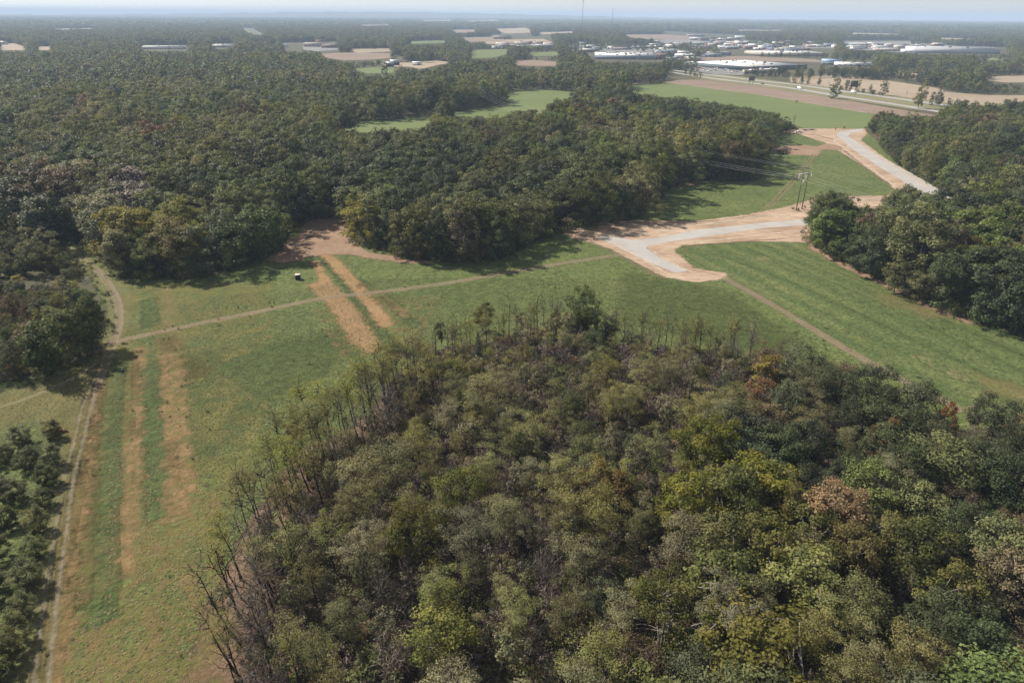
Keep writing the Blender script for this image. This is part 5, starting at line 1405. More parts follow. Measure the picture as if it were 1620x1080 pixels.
for k, (x, y, h_, lf) in enumerate(((1262, 333, 1.6, 'brown'), (1270, 331, 2.2, 'deep'), (1254, 331, 1.2, 'olive'))):
    pp = [(130,307), (133.5,309.3), (128.9,310.3)][k]
    put_tree('shrub', pp, h_, lf, None, 'pole')
put_tree('bare_tree', (140,306.1), 8.5, 'twigp', None, 'pole')
put_tree('bare_tree', (137.7,308.3), 4.5, 'twigp', None, 'pole')

# --- trees standing apart on the far fields and along the highway
def lone(P, h, leaf, label, kind='edge_tree', wide=0.8):
    r = put_tree(kind, P, h, leaf, None, None, wide=wide)
    REG.pop(); r['label'] = label
    return r
lone((347.2,783.9), 13, 'deep', 'round dark tree alone beside the highway', wide=1.25)
lone((289.5,736.7), 3.2, 'deep', 'tiny dark bush alone on the far green field', 'shrub')
for k, (p_, h_, lf, lb) in enumerate([
    ((376.3,977.5), 12, 'mid', 'slender tree by the far carriageway, nearest the white-roofed store'), ((379.5,959.2), 9, 'olive', 'low bushy tree by the far carriageway, beside the slender one'),
    ((388,959.7), 11, 'mid', 'green tree at the edge of the harvested field above the highway'), ((391.6,933.3), 9, 'mid', 'small round tree between the highway and harvested field'),
    ((396.8,916.7), 8, 'twig', 'thin leafless tree between the highway and harvested field'), ((400.3,900.5), 14, 'mid', 'taller leafy tree by the highway above the lone round tree'),
    ((401.8,876.9), 12, 'olive', 'olive tree by the highway near the dark billboard'), ((408.9,862.3), 12, 'locust', 'pale thin tree right behind the dark billboard'),
    ((413.8,840.9), 9, 'mid', 'small dark tree beside a low bush past the billboard'), ((418.6,820.4), 16, 'mid', 'tall forked tree by the highway past the billboard'),
    ((432,795), 8, 'twig', 'bare little tree standing on the harvested field'), ((393.2,697.5), 20, 'yellow', 'tall yellow-green tree at the near side of the highway')]):
    lone(p_, h_, lf, lb, 'bare_tree' if lf == 'twig' else 'edge_tree', 0.7)
for k, p_ in enumerate([(414.9,833.9), (409.3,826.7), (403.8,869.5), (398.9,884.5), (408.9,847.7), (229.2,618.4), (223.6,610.2)]):
    lone(p_, 5, 'deep', ['dark bush beneath the forked tree past the billboard', 'second dark bush close to the forked tree', 'low bush under the olive tree by the highway', 'low bush beneath the taller leafy tree', 'low bush halfway along the far carriageway', 'scrub bush by the leafless pair on the grove tip', 'lower scrub bush by the leafless pair'][k], 'shrub')
for k, (p_, h_, lf) in enumerate([((421,724.7), 12, 'deep'), ((422.2,714.2), 13, 'deep'), ((423.6,699.1), 9, 'olive'), ((431.2,699.5), 9, 'deep'), ((435.1,694.7), 9, 'mid'), ((439.8,685.3), 9, 'mid'), ((474.3,691.8), 10, 'olive')]):
    lone(p_, h_, lf, ['dark tree past the yellow-green one by the highway', 'second dark tree past the yellow-green one', 'olive bush-like tree after the two dark ones', 'dark low tree at the harvested field edge', 'green low tree next along the harvested field edge', 'green low tree further along the harvested field edge', 'olive tree at the far end of the harvested field edge'][k])
for k, p_ in enumerate([(213.6,549.6), (207,546.2), (219.5,556.4), (319.6,581), (349.8,582.3), (329,585)]):
    lone(p_, [10, 9, 12, 11, 10, 8][k], 'twig', ['leafless tree beside the parked white pickup', 'smaller leafless tree behind the parked white pickup', 'tall forked leafless tree above the parked trucks', 'thin leafless tree at the edge of the brown field', 'leafless tree among scrub below the brown field', 'low leafless tree among scrub below the brown field'][k], 'bare_tree')
for k, (p_, h_) in enumerate([((-224.8,1387.1), 22), ((-188,1352.9), 18), ((-166.2,1355.1), 20), ((-92.6,1483.8), 17), ((-187,1061), 16), ((-159.9,1051.7), 12)]):
    lone(p_, h_, 'mid', ['big round tree just behind the black barns', 'narrow dark tree between the barns and the white house', 'round tree beside the white farmhouse', 'dark round tree beyond the grey-roofed farmhouse', 'round tree on the green below the black barns', 'lower tree on the green below the black barns'][k], wide=1.0)

# --- the dark box on the meadow
bx, by = (-71.5,213.6)
r = thing('storage_box', 'dark box with pale top standing alone on the green meadow', 'box', (bx, by + 0.8, 0), R(8))
MB().box(0, 0, 0.92, 1.55, 1.55, 1.5, 0, 0.05).build('body', pm('shade_dark_body', (0.022, 0.022, 0.028), 0.6, 0, 0.1), r)  # near-black body colour carries the shade on the box's front
MB().box(0, 0, 1.73, 1.66, 1.66, 0.12, 0, 0.03).build('lid', pm('sunlit_pinkish_lid', (0.55, 0.47, 0.45), 0.55, 0, 0.06), r)  # pinkish lid, with the sunlight on the top put into its pale colour
for s_ in (-0.55, 0.55): MB().box(s_, 0, 0.085, 0.16, 1.5, 0.17).build('skid', WOODP, r)
MB().box(0, -0.79, 1.05, 0.9, 0.03, 0.5, 0, 0.008).build('hatch', DARK, r)

# --- sawn cedar trunks beside the pines
for k, (p_, rz, ln) in enumerate((((-95.2,121.4), R(22), 2.6), ((-96,120.5), R(15), 1.9))):
    r = thing('cut_log', ['larger red-brown cut log lying by the topmost pine', 'smaller red-brown cut log lying by the topmost pine'][k], 'log', (p_[0], p_[1], 0), rz, None)
    b = MB().tube([(-ln/2, 0, 0.34), (-ln*0.2, 0.06, 0.36), (ln*0.2, -0.03, 0.35), (ln/2, 0.05, 0.34)], [0.36, 0.38, 0.34, 0.31], 10)
    b.build('bark_log', pm('red_brown_wood', (0.38, 0.20, 0.13), 0.85, 0, 0.12, 3), r)
    MB().tube([(ln*0.2, 0.1, 0.4), (ln*0.35, 0.6, 0.75)], [0.13, 0.08], 7).build('branch_stub', PM['red_brown_wood'], r)
    MB().tube([(ln/2 - 0.005, 0.05, 0.34), (ln/2 + 0.02, 0.052, 0.34)], [0.29, 0.28], 10).build('sawn_end', pm('fresh_sawn_wood', (0.52, 0.36, 0.25), 0.8, 0, 0.08, 4), r)

# --- small pipe gate at the wood by the farm track
g0 = (-139.5,210)
r = thing('metal_gate', 'small pale metal gate half hidden beside the farm track', 'gate', (g0[0], g0[1], 0), R(75))
for sx in (-1.6, 1.6): MB().tube([(sx, 0, 0), (sx, 0, 1.7)], 0.07, 6).build('post', STEELP, r)
for k in range(5): MB().tube([(-1.6, 0, 0.35 + k*0.28), (1.6, 0, 0.35 + k*0.28)], 0.035, 6).build('rail', STEELP, r)

# --- vehicles
def wheel(r, x, y, rad=0.36, wd=0.24):
    t = MB().tube([(x, y - wd/2, rad), (x, y + wd/2, rad)], rad, 12).build('wheel', RUBBER, r)
    MB().tube([(x, y - wd/2 - 0.01, rad), (x, y + wd/2 + 0.01, rad)], rad * 0.55, 10).build('rim', STEELP, t)
def vehicle(kind, P, rz, paint, label, group=None, wheels=True):
    r = thing({'pickup': 'pickup_truck', 'car': 'parked_car', 'van': 'box_truck'}[kind], label, {'pickup': 'pickup', 'car': 'car', 'van': 'truck'}[kind], (P[0], P[1], P[2] if len(P) > 2 else 0.06), rz, group)
    if kind == 'pickup':
        Lh, W = 2.75, 1.9
        prof = [(-Lh, 0.5), (Lh - 0.1, 0.5), (Lh, 0.8), (Lh - 0.1, 1.08), (1.35, 1.15), (0.62, 1.78), (-0.72, 1.80), (-0.92, 1.14), (-Lh, 1.14)]
        win = [(1.2, 1.18), (0.60, 1.70), (-0.68, 1.72), (-0.82, 1.18)]
        wx = (-1.75, 1.75)
    elif kind == 'van':
        Lh, W = 3.4, 2.2
        prof = [(-Lh, 0.55), (Lh - 0.1, 0.55), (Lh, 1.0), (Lh - 0.2, 1.35), (2.5, 2.1), (1.7, 2.25), (1.6, 2.9), (-Lh, 2.9)]
        win = [(2.95, 1.45), (2.45, 2.0), (1.85, 2.0), (1.85, 1.45)]
        wx = (-2.2, 2.3)
    else:
        Lh, W = 2.25, 1.75
        prof = [(-Lh, 0.35), (Lh - 0.08, 0.35), (Lh, 0.65), (Lh - 0.1, 0.82), (1.05, 0.95), (0.35, 1.42), (-1.0, 1.45), (-1.75, 1.0), (-Lh, 0.95)]
        win = [(0.92, 0.97), (0.33, 1.36), (-0.98, 1.39), (-1.6, 1.0)]
        wx = (-1.35, 1.4)
    MB().prism(prof, -W/2, W/2).build('body', paint, r)
    MB().prism(win, -W/2 - 0.012, W/2 + 0.012).build('side_window', GLASS, r)
    # windscreen: a slanting pane just proud of the paint
    (xa, za), (xb, zb) = win[0], win[1]
    o_ = 0.07
    MB().prism([(xa + o_, za), (xb + o_, zb), (xb + o_ - 0.04, zb), (xa + o_ - 0.04, za)], -W/2 + 0.15, W/2 - 0.15).build('windscreen', GLASS, r)
    if kind == 'pickup':
        MB().box(-1.85, 0, 1.146, 1.7, 1.5, 0.02).build('load_bed', DARK, r)
    for sy in (-0.62, 0.62):
        MB().box(Lh - 0.03, sy, prof[2][1] + 0.02, 0.1, 0.34, 0.16).build('headlight', INSUL, r)
    if wheels:
        for x in wx:
            for y in (-W/2 + 0.1, W/2 - 0.1): wheel(r, x, y)
    return r
PAINT = {k: pm(k + '_car_paint', c, 0.3, 0, 0.02, 1, 0.5) for k, c in {'white': (0.8, 0.8, 0.8), 'silver': (0.5, 0.5, 0.52), 'black': (0.02, 0.02, 0.024), 'grey': (0.18, 0.18, 0.19), 'red': (0.4, 0.04, 0.035), 'blue': (0.06, 0.12, 0.3), 'tan': (0.4, 0.34, 0.26)}.items()}
vehicle('pickup', (217.4,538.8), R(-8), PAINT['white'], 'white pickup parked at the grove tip by the new road')
vehicle('pickup', (220.4,554.8), R(10), PAINT['black'], 'dark truck parked just behind the white pickup')
for k, p_ in enumerate(((227.9,551.8), (233.8,553.7))):
    r = thing('flatbed_trailer', ['grey flat trailer nearer the white pickup', 'grey flat trailer further from the white pickup'][k], 'trailer', (p_[0], p_[1], 0.06), R(-12 + 6 * k))
    MB().box(0, 0, 0.75, 4.8, 2.1, 0.22, 0, 0.03).build('deck', pm('weathered_deck', (0.17, 0.155, 0.15), 0.85, 0, 0.1), r)
    MB().tube([(2.4, 0.5, 0.7), (3.7, 0, 0.6)], 0.07, 6).tube([(2.4, -0.5, 0.7), (3.7, 0, 0.6)], 0.07, 6).build('drawbar', DARK, r)
    MB().tube([(-2.3, -1.0, 0.85), (-2.3, -1.0, 1.5), (-2.3, 1.0, 1.5), (-2.3, 1.0, 0.85)], 0.05, 6).build('headboard', DARK, r)
    for x in (-0.5, 0.4):
        for y in (-1.1, 1.1): wheel(r, x, y)
for k, p_ in enumerate(((251.5,552.8), (261.2,559.8))):
    r = thing('marker_post', ['orange-red marker post on the green side of the new road entrance', 'orange-red marker post on the inner side of the new road entrance'][k] if False else ['slimmer orange-red marker panel where the gravel road bends', 'broader orange-red marker panel past the gravel road bend'][k], 'marker', (p_[0], p_[1], 0.04), R(-5))
    wd = (0.7, 1.1)[k]
    MB().box(0, 0, 1.25, wd, 0.08, 1.9, 0, 0.02).build('panel', pm('orange_red_panel', (0.45, 0.10, 0.05), 0.6, 0, 0.08), r)
    for sx in (-wd/2 + 0.08, wd/2 - 0.08): MB().tube([(sx, 0.08, 0), (sx, 0.08, 2.1)], 0.05, 6).build('post', DARK, r)

HD = math.atan2(708 - 1010, 395 - 287)
ZH = 0.21
for k, (p_, kd, cl, lb) in enumerate((((323.6,946.3), 'pickup', 'black', 'dark pickup on the near carriageway by the roadside sign'), ((348.9,893.1), 'car', 'black', 'dark car just ahead of the white van on the highway'),
                                      ((349.1,885.2), 'van', 'white', 'white van on the near carriageway above the long brown field'), ((395.9,843.3), 'van', 'white', 'white truck on the far carriageway below the billboard'))):
    vehicle(kd, (p_[0], p_[1], ZH), HD, PAINT[cl], lb)
for k, (p_, wd, ht) in enumerate((((307,940.7), 8, 5), ((403.5,862), 9, 7))):
    r = thing('billboard', ['dark highway sign on posts by the near carriageway', 'tall dark billboard above the white truck on the highway'][k], 'sign', (p_[0], p_[1], 0), HD + R(75))
    MB().box(0, 0, 5.2 + ht/2, wd, 0.3, ht, 0, 0.03).build('panel', pm('dark_sign_back', (0.085, 0.09, 0.10), 0.6, 0.1, 0.05), r)
    for sx in (-wd*0.3, wd*0.3): MB().tube([(sx, 0.25, 0), (sx, 0.25, 5.2 + ht*0.8)], 0.22, 8).build('post', DARK, r)

# --- buildings
def building(P, wd, dp, ht, yaw, wall, roof, label, cat='building', pitch=0.0, units=0, name='commercial_building', bands=0, parapet=0.5, door=True, ribs=0):
    r = thing(name, label, cat, (P[0], P[1], 0.25), yaw)
    wl = MB().box(0, 0, ht/2, wd, dp, ht).build('wall', wall, r)
    if pitch > 0:
        b = MB(); o = 0.6
        prof = [(-dp/2 - o, ht + 0.02), (0, ht + pitch), (dp/2 + o, ht + 0.02)]
        a_ = b.verts([(-wd/2 - o, y, z) for y, z in prof]); c_ = b.verts([(wd/2 + o, y, z) for y, z in prof])
        b.F4 += [(a_, c_, c_+1, a_+1), (a_+1, c_+1, c_+2, a_+2), (a_, a_+2, c_+2, c_)]
        b.F3 += [(a_, a_+1, a_+2), (c_, c_+2, c_+1)]
        rf = b.build('roof', roof, r)
    else:
        rf = MB().box(0, 0, ht + 0.15, wd - 0.8, dp - 0.8, 0.3).build('roof', roof, r)
        t_ = 0.35
        MB().box(0, -dp/2 + t_/2 - 0.02, ht + parapet/2 + 0.003, wd + 0.04, t_, parapet).box(0, dp/2 - t_/2 + 0.02, ht + parapet/2 + 0.003, wd + 0.04, t_, parapet).box(-wd/2 + t_/2 - 0.02, 0, ht + parapet/2 + 0.003, t_, dp - 2*t_, parapet).box(wd/2 - t_/2 + 0.02, 0, ht + parapet/2 + 0.003, t_, dp - 2*t_, parapet).build('parapet', wall, r)
    for k in range(ribs):
        x = -wd/2 + (k + 0.5) * wd / ribs
        MB().box(x, 0, ht + 0.5, wd / ribs * 0.2, dp - 2.5, 0.4).build('roof_rib', ROOFG, r)
    rr_ = np.random.default_rng(int(abs(P[0]) * 7 + abs(P[1])))
    for k in range(units):
        x = rr_.uniform(-0.42, 0.42) * wd; y = rr_.uniform(-0.4, 0.4) * dp
        s_ = rr_.uniform(1.6, 3.4)
        MB().box(x, y, ht + 0.3 + 0.9, s_ * 1.3, s_, 1.8, 0, 0.1).build('roof_unit', (ROOFG, DARK)[int(rr_.random() < 0.55)], rf)
    nw = max(2, int(wd / 9)) if wd < 75 else 0
    for k in range(nw):
        x = (k + 0.5) / nw * wd - wd/2
        MB().box(x, -dp/2 - 0.03, ht * 0.45, wd / nw * 0.35, 0.1, ht * 0.2).build('window', GLASS, r)
    if door: MB().box(wd * 0.15, -dp/2 - 0.08, 1.5, min(6, wd * 0.15), 0.12, 3.0).build('door', DARK, r)
    for k in range(bands):
        MB().box(0, -dp/2 - 0.06, ht - 0.7 - k * 1.4, wd * 0.98, 0.1, 0.5).build('fascia_band', WHITE, r)
    return r
yS = R(28)
u1 = Vector((math.cos(yS), math.sin(yS))); u2 = Vector((-math.sin(yS), math.cos(yS)))
A_ = Vector((374.5,1182.2)); c_ = A_ + u1 * 70 + u2 * 72
building((c_.x, c_.y), 140, 144, 6, yS, WALLG, ROOFW, 'huge store with flat white roof nearest the highway', 'store', units=14, name='big_store')
b_ = Vector((358,1134.8)); b2 = b_ + u1 * 40 - u2 * (-3)
building((b2.x, b2.y), 70, 14, 4.5, yS, WALLT, ROOFW, 'low white-roofed annexe in front of the huge store', units=3)
A_ = Vector((249.6,1477.2)); c_ = A_ + Vector((-18, 55))
building((c_.x, c_.y + 25), 122, 130, 6.5, R(-6), WALLB, ROOFW, 'wide white-roofed store with many dark roof units above the trees', 'store', units=26, name='big_store')
c_ = (624.3,1659.6)
building((c_[0], c_[1] + 45), 150, 110, 6, R(4), WALLT, ROOFW, 'long pale store with ribbed roof behind the highway store', 'store', units=6, ribs=14, name='long_store')
c_ = (458.8,1666.7)
building((c_[0], c_[1] + 20), 62, 34, 6, R(5), WALLB, ROOFW, 'smaller white-roofed shop left of the ribbed store', 'shop', units=5)
c_ = (588.6,1356.4)
building((c_[0], c_[1] + 12), 32, 26, 5, R(-25), WALLB, pm('blue_metal_roof', (0.26, 0.36, 0.52), 0.5, 0.1, 0.05), 'blue-roofed shed beside the huge white-roofed store', 'shed', pitch=4.5)
c_ = (613.9,1324.4)
building((c_[0], c_[1] + 10), 58, 26, 5, R(-12), WHITE, ROOFW, 'white low building just past the blue-roofed shed', units=5)
c_ = (1103.1,1829.2)
building((c_[0], c_[1] + 45), 190, 90, 12, R(-12), pm('pale_grey_panels', (0.50, 0.51, 0.54), 0.6, 0, 0.05, 0.05), ROOFG, 'long pale grey warehouse at the edge of the far woods', 'warehouse', units=8, name='warehouse')
for k, (p_, w_, d_, h_, wl_, rf_, u_, lb) in enumerate([
    ((1074.8,2279.6), 95, 45, 7, WALLB, ROOFW, 4, 'white flat-roofed works with dark tower block behind the pines'),
    ((980.2,1943.5), 70, 30, 6, WALLT, ROOFW, 4, 'low white workshop before the long warehouse'), ((1016.8,1881.3), 60, 26, 6, WHITE, ROOFW, 3, 'white shed close against the long warehouse'), ((958,2089.1), 60, 30, 6, WALLT, ROOFW, 3, 'tan workshop at the near edge of the works yard'),
    ((353.4,1708.7), 52, 36, 8, WALLB, ROOFG, 3, 'blue-grey hall between the two white-roofed stores'), ((498.3,2237.8), 50, 28, 6, WALLT, ROOFW, 3, 'pale shop row behind the blue-grey hall'), ((580,2299), 60, 30, 6, WALLB, ROOFW, 3, 'grey shop row with white roof behind the town lots'),
    ((704.1,2369.6), 56, 30, 6, WALLT, ROOFW, 3, 'tan shop with white roof behind the town lots'), ((727,2181.5), 70, 34, 7, WHITE, ROOFW, 5, 'white-fronted store in the middle of the town lots'), ((917.1,2514.6), 60, 30, 6, WALLB, ROOFW, 4, 'blue-grey store behind the white-fronted one'),
    ((876.1,2160.1), 50, 26, 6, WALLT, ROOFG, 3, 'grey-roofed shop near the end of the town lots'), ((944.6,2214.1), 40, 22, 8, WALLB, ROOFG, 2, 'blue-grey block at the end of the town lots'), ((783.5,3229.9), 70, 30, 7, WALLB, ROOFW, 2, 'pale hall far behind the town by a brown field'),
    ((943.8,3083), 60, 30, 6, WHITE, ROOFW, 2, 'small white hall far behind the town'), ((281.6,1920.1), 46, 24, 5, WALLT, ROOFG, 3, 'grey-roofed car showroom on the far town lot'), ((335.8,2001.3), 40, 22, 5, WALLB, ROOFW, 2, 'white-roofed car showroom on the far town lot'),
    ((109.3,2177.2), 44, 26, 6, WHITE, ROOFR, 1, 'red-roofed restaurant at the edge of the town lots'), ((49.2,2314), 32, 20, 5, WHITE, ROOFW, 1, 'white block beside the red-roofed restaurant'), ((-28,2202.3), 48, 20, 5, WHITE, ROOFW, 1, 'low white shed behind the far trees'),
    ((-41.6,2726.3), 64, 34, 11, WALLT, ROOFB, 3, 'tan three-storey hotel beyond the brown field'), ((493,3846), 70, 26, 5, WHITE, ROOFW, 1, 'white strip building near the second radio mast'),
    ((-856.3,1815.6), 96, 22, 6, WHITE, ROOFW, 4, 'long white building rising over the left forest'), ((-754.4,1921), 60, 22, 6, WHITE, ROOFW, 2, 'shorter white building next along over the left forest'), ((-875.2,2210.1), 32, 16, 5, WALLT, ROOFG, 1, 'small tan building behind the shorter white one'),
    ((-657.3,1974.4), 90, 24, 6, WALLB, ROOFB, 3, 'dark-roofed long building over the left forest'), ((-620.3,1980), 34, 22, 6, WHITE, ROOFW, 1, 'white end block beside the dark-roofed long building'),
    ((-531.1,1993.3), 60, 28, 9, WALLT, ROOFG, 2, 'tan hotel block by the pale yard'), ((-472,1924.1), 46, 24, 8, WALLR, ROOFG, 2, 'brick block beside the tan hotel'), ((-538.6,2076.3), 24, 22, 14, WALLR, ROOFB, 1, 'dark tower-like block between tan hotel and brick block')]):
    building(p_, w_, d_, h_, R(float(rng.uniform(-14, 14))), wl_, rf_, lb, units=u_)
# farm
for p_, w_, d_, h_, yw, lb in (((-205.6,1272.8), 15, 11, 5, R(12), 'larger black barn with pale roof in the far farmyard'), ((-207.8,1232.8), 13, 9, 4, R(12), 'smaller black barn in front of the larger one')):
    building(p_, w_, d_, h_, yw, WALLK, ROOFG, lb, 'barn', pitch=4, name='barn')
building((-167.7,1276.4), 16, 9, 3.2, R(6), WHITE, ROOFW, 'white farmhouse beside the black barns', 'house', pitch=2.6, name='farmhouse')
building((-128.6,1416.9), 26, 12, 4, R(-8), WALLB, ROOFG, 'grey-roofed farmhouse by the far trees', 'house', pitch=5, name='farmhouse')
building((-106.6,1600.5), 20, 12, 4, R(-8), WALLK, ROOFB, 'dark-roofed barn beyond the grey-roofed farmhouse', 'barn', pitch=4, name='barn')
building((-822.3,3157.3), 22, 12, 6, R(8), WHITE, ROOFW, 'tiny white house alone in the far left woods', 'house', pitch=4, name='house')
for k, p_ in enumerate(((-1366.7,1989.3), (-1462.4,2212), (-1683.2,2538.4))):
    building(p_, 18, 11, 5, R(10 * k), WHITE, ROOFG, ['pale house at the edge of the left tan field', 'pale house behind the left tan field', 'pale house among the far left trees'][k], 'house', pitch=3.5, name='house')

REG2 = []
# --- rows of trees round the stores
ANCH_TOWN = []
for a_, b_, n_t, hh, lf_ in (((346.5,1097.2), (451.5,1070.7), 15, 11, 'deep'), ((451.5,1070.7), (521.1,1027.4), 14, 14, 'deep'), ((357.3,1080.5), (435.1,1052.8), 7, 8, 'olive'), ((260.9,1108.4), (267.1,1029.6), 5, 8, 'olive'), ((550.6,1083.9), (571.1,928.1), 12, 11, 'mid'), ((529.4,1598.5), (694.5,1569.2), 12, 11, 'mid'), ((590,1411.4), (737.6,1465.4), 9, 14, 'mid')):
    for k in range(n_t):
        t_ = (k + float(rng.uniform(0.2, 0.8))) / n_t
        put_tree('edge_tree', (a_[0] + (b_[0] - a_[0]) * t_ + float(rng.normal() * 2), a_[1] + (b_[1] - a_[1]) * t_ + float(rng.normal() * 5)), hh * float(rng.uniform(0.7, 1.25)), (lf_, lf_, 'olive', 'mid')[int(rng.integers(4))], 'trees of the rows round the stores', 'town', wide=0.85)
# --- the many small roofs of the town
ROOFKEY = {}
for k in range(170):
    P_ = [(143.7,1937.1), (371.4,2218.1), (486.1,2061.9), (620.5,2165.6), (807,2335.1), (934.1,2305.7), (1012.6,2137.7), (1158.4,2246), (338.6,1601.6), (31.4,2165.1), (758.5,2738.5), (279.8,2406.3), (724,1944.5)][k % 13]
    P_ = (P_[0] + float(rng.normal() * 75), P_[1] + float(rng.normal() * 130))
    wk = int(rng.integers(4)); rk = int(rng.integers(4))
    r = building(P_, float(rng.uniform(16, 42)), float(rng.uniform(12, 26)), float(rng.uniform(4, 7)), R(float(rng.uniform(-30, 30))), (WALLT, WALLB, WHITE, WALLR)[wk], (ROOFW, ROOFW, ROOFG, ROOFB)[rk], None, 'building', pitch=float(rng.choice([0, 0, 2.5])), units=1, name='small_building')
    r['group'] = 'small buildings of the hazy town'
    w_ = 'beyond the far town lot' if P_[0] < 330 and P_[1] > 1700 else ('beside the far town lot' if P_[0] < 330 else ('behind the ribbed store' if P_[0] < 620 else 'by the works near the long warehouse'))
    REG2.append((r, 'small %s building with %s roof' % (('tan', 'blue-grey', 'white', 'brick')[wk], ('white', 'white', 'grey', 'dark')[rk]), w_, P_))

# --- radio masts
for k, (p_, hh) in enumerate((((266.4,2942.6), 137.0), ((436,3351.4), 100.0))):
    hh = (128.0, 112.0)[k]
    r = thing('radio_mast', ['taller lattice radio mast with round head above the skyline', 'shorter plain lattice radio mast above the skyline'][k], 'mast', (p_[0], p_[1], 0))
    b = MB(); w_ = (1.7, 1.5)[k]
    legs = [(w_ * math.cos(a), w_ * math.sin(a)) for a in (0, 2.094, 4.189)]
    for x, y in legs: MB().tube([(x, y, 0), (x * 0.7, y * 0.7, hh)], 0.30, 4).build('leg', pm('mast_steel', (0.22, 0.16, 0.16), 0.6, 0.2, 0.05), r)
    n_ = 30
    for j in range(n_):
        z0, z1 = j * hh / n_, (j + 1) * hh / n_
        for q_ in range(3):
            (xa, ya), (xb, yb) = legs[q_], legs[(q_ + 1) % 3]
            f0, f1 = 1 - 0.3 * z0 / hh, 1 - 0.3 * z1 / hh
            b.tube([(xa * f0, ya * f0, z0), (xb * f1, yb * f1, z1)], 0.14, 3, False)
    b.build('lattice', PM['mast_steel'], r)
    if k == 0:
        MB().tube([(0, 0, hh), (0, 0, hh + 2), (0, 0, hh + 4)], [1.2, 3.0, 1.0], 10).build('head', PM['mast_steel'], r)
        for zz in (0.42, 0.55): MB().tube([(2, 0, hh * zz), (3.2, 0, hh * zz)], 1.4, 10).build('dish', STEELP, r)
    else:
        MB().tube([(0, 0, hh), (0, 0, hh + 9)], [0.4, 0.15], 6).build('antenna', PM['mast_steel'], r)

# --- cars on the lots
LOTS = [([(324,1404),(355,1427),(370,1196),(346,1128),(312,1137),(294,1232)], 70, 'by the huge white-roofed store'), ([(328,1651),(412,1774),(392,1608),(319,1506)], 26, 'between the two white-roofed stores'),
        ([(155,2096),(237,2197),(298,2035),(381,1970),(338,1827),(190,1908)], 40, 'on the far town lot'), ([(606,2580),(726,2540),(830,2290),(896,2163),(657,2047),(523,2067)], 46, 'before the shop rows')]
def car_body():
    m = MB().prism([(-2.25, 0.35), (2.17, 0.35), (2.25, 0.65), (2.15, 0.82), (1.05, 0.95), (0.35, 1.42), (-1.0, 1.45), (-1.75, 1.0), (-2.25, 0.95)], -0.88, 0.88)
    me = m.mesh('parked_car', PAINT['white'])
    me.materials.append(GLASS)
    for p_ in me.polygons:
        c = p_.center
        if c.z > 1.1 and abs(p_.normal.z) < 0.9: p_.material_index = 1
    return me
CB = car_body()
for poly, n_, where in LOTS:
    C_ = np.mean(poly, axis=0)
    F_ = jitter_fill(poly, 7.0, 0.08)
    rng.shuffle(F_)
    cars = []
    for p_ in F_[:n_]:
        o = add('parked_car', CB, None, (float(p_[0]), float(p_[1]), 0.45), yS + R(90) + float(rng.normal() * 0.04))
        key = ('white', 'white', 'silver', 'silver', 'grey', 'black', 'red', 'blue', 'tan')[int(rng.integers(9))]
        o.material_slots[0].link = 'OBJECT'; o.material_slots[0].material = PAINT[key]
        tag(o, None, 'car', 'cars parked ' + where)
        REG2.append((o, key + ' car', 'parked ' + where, (float(p_[0]), float(p_[1]))))

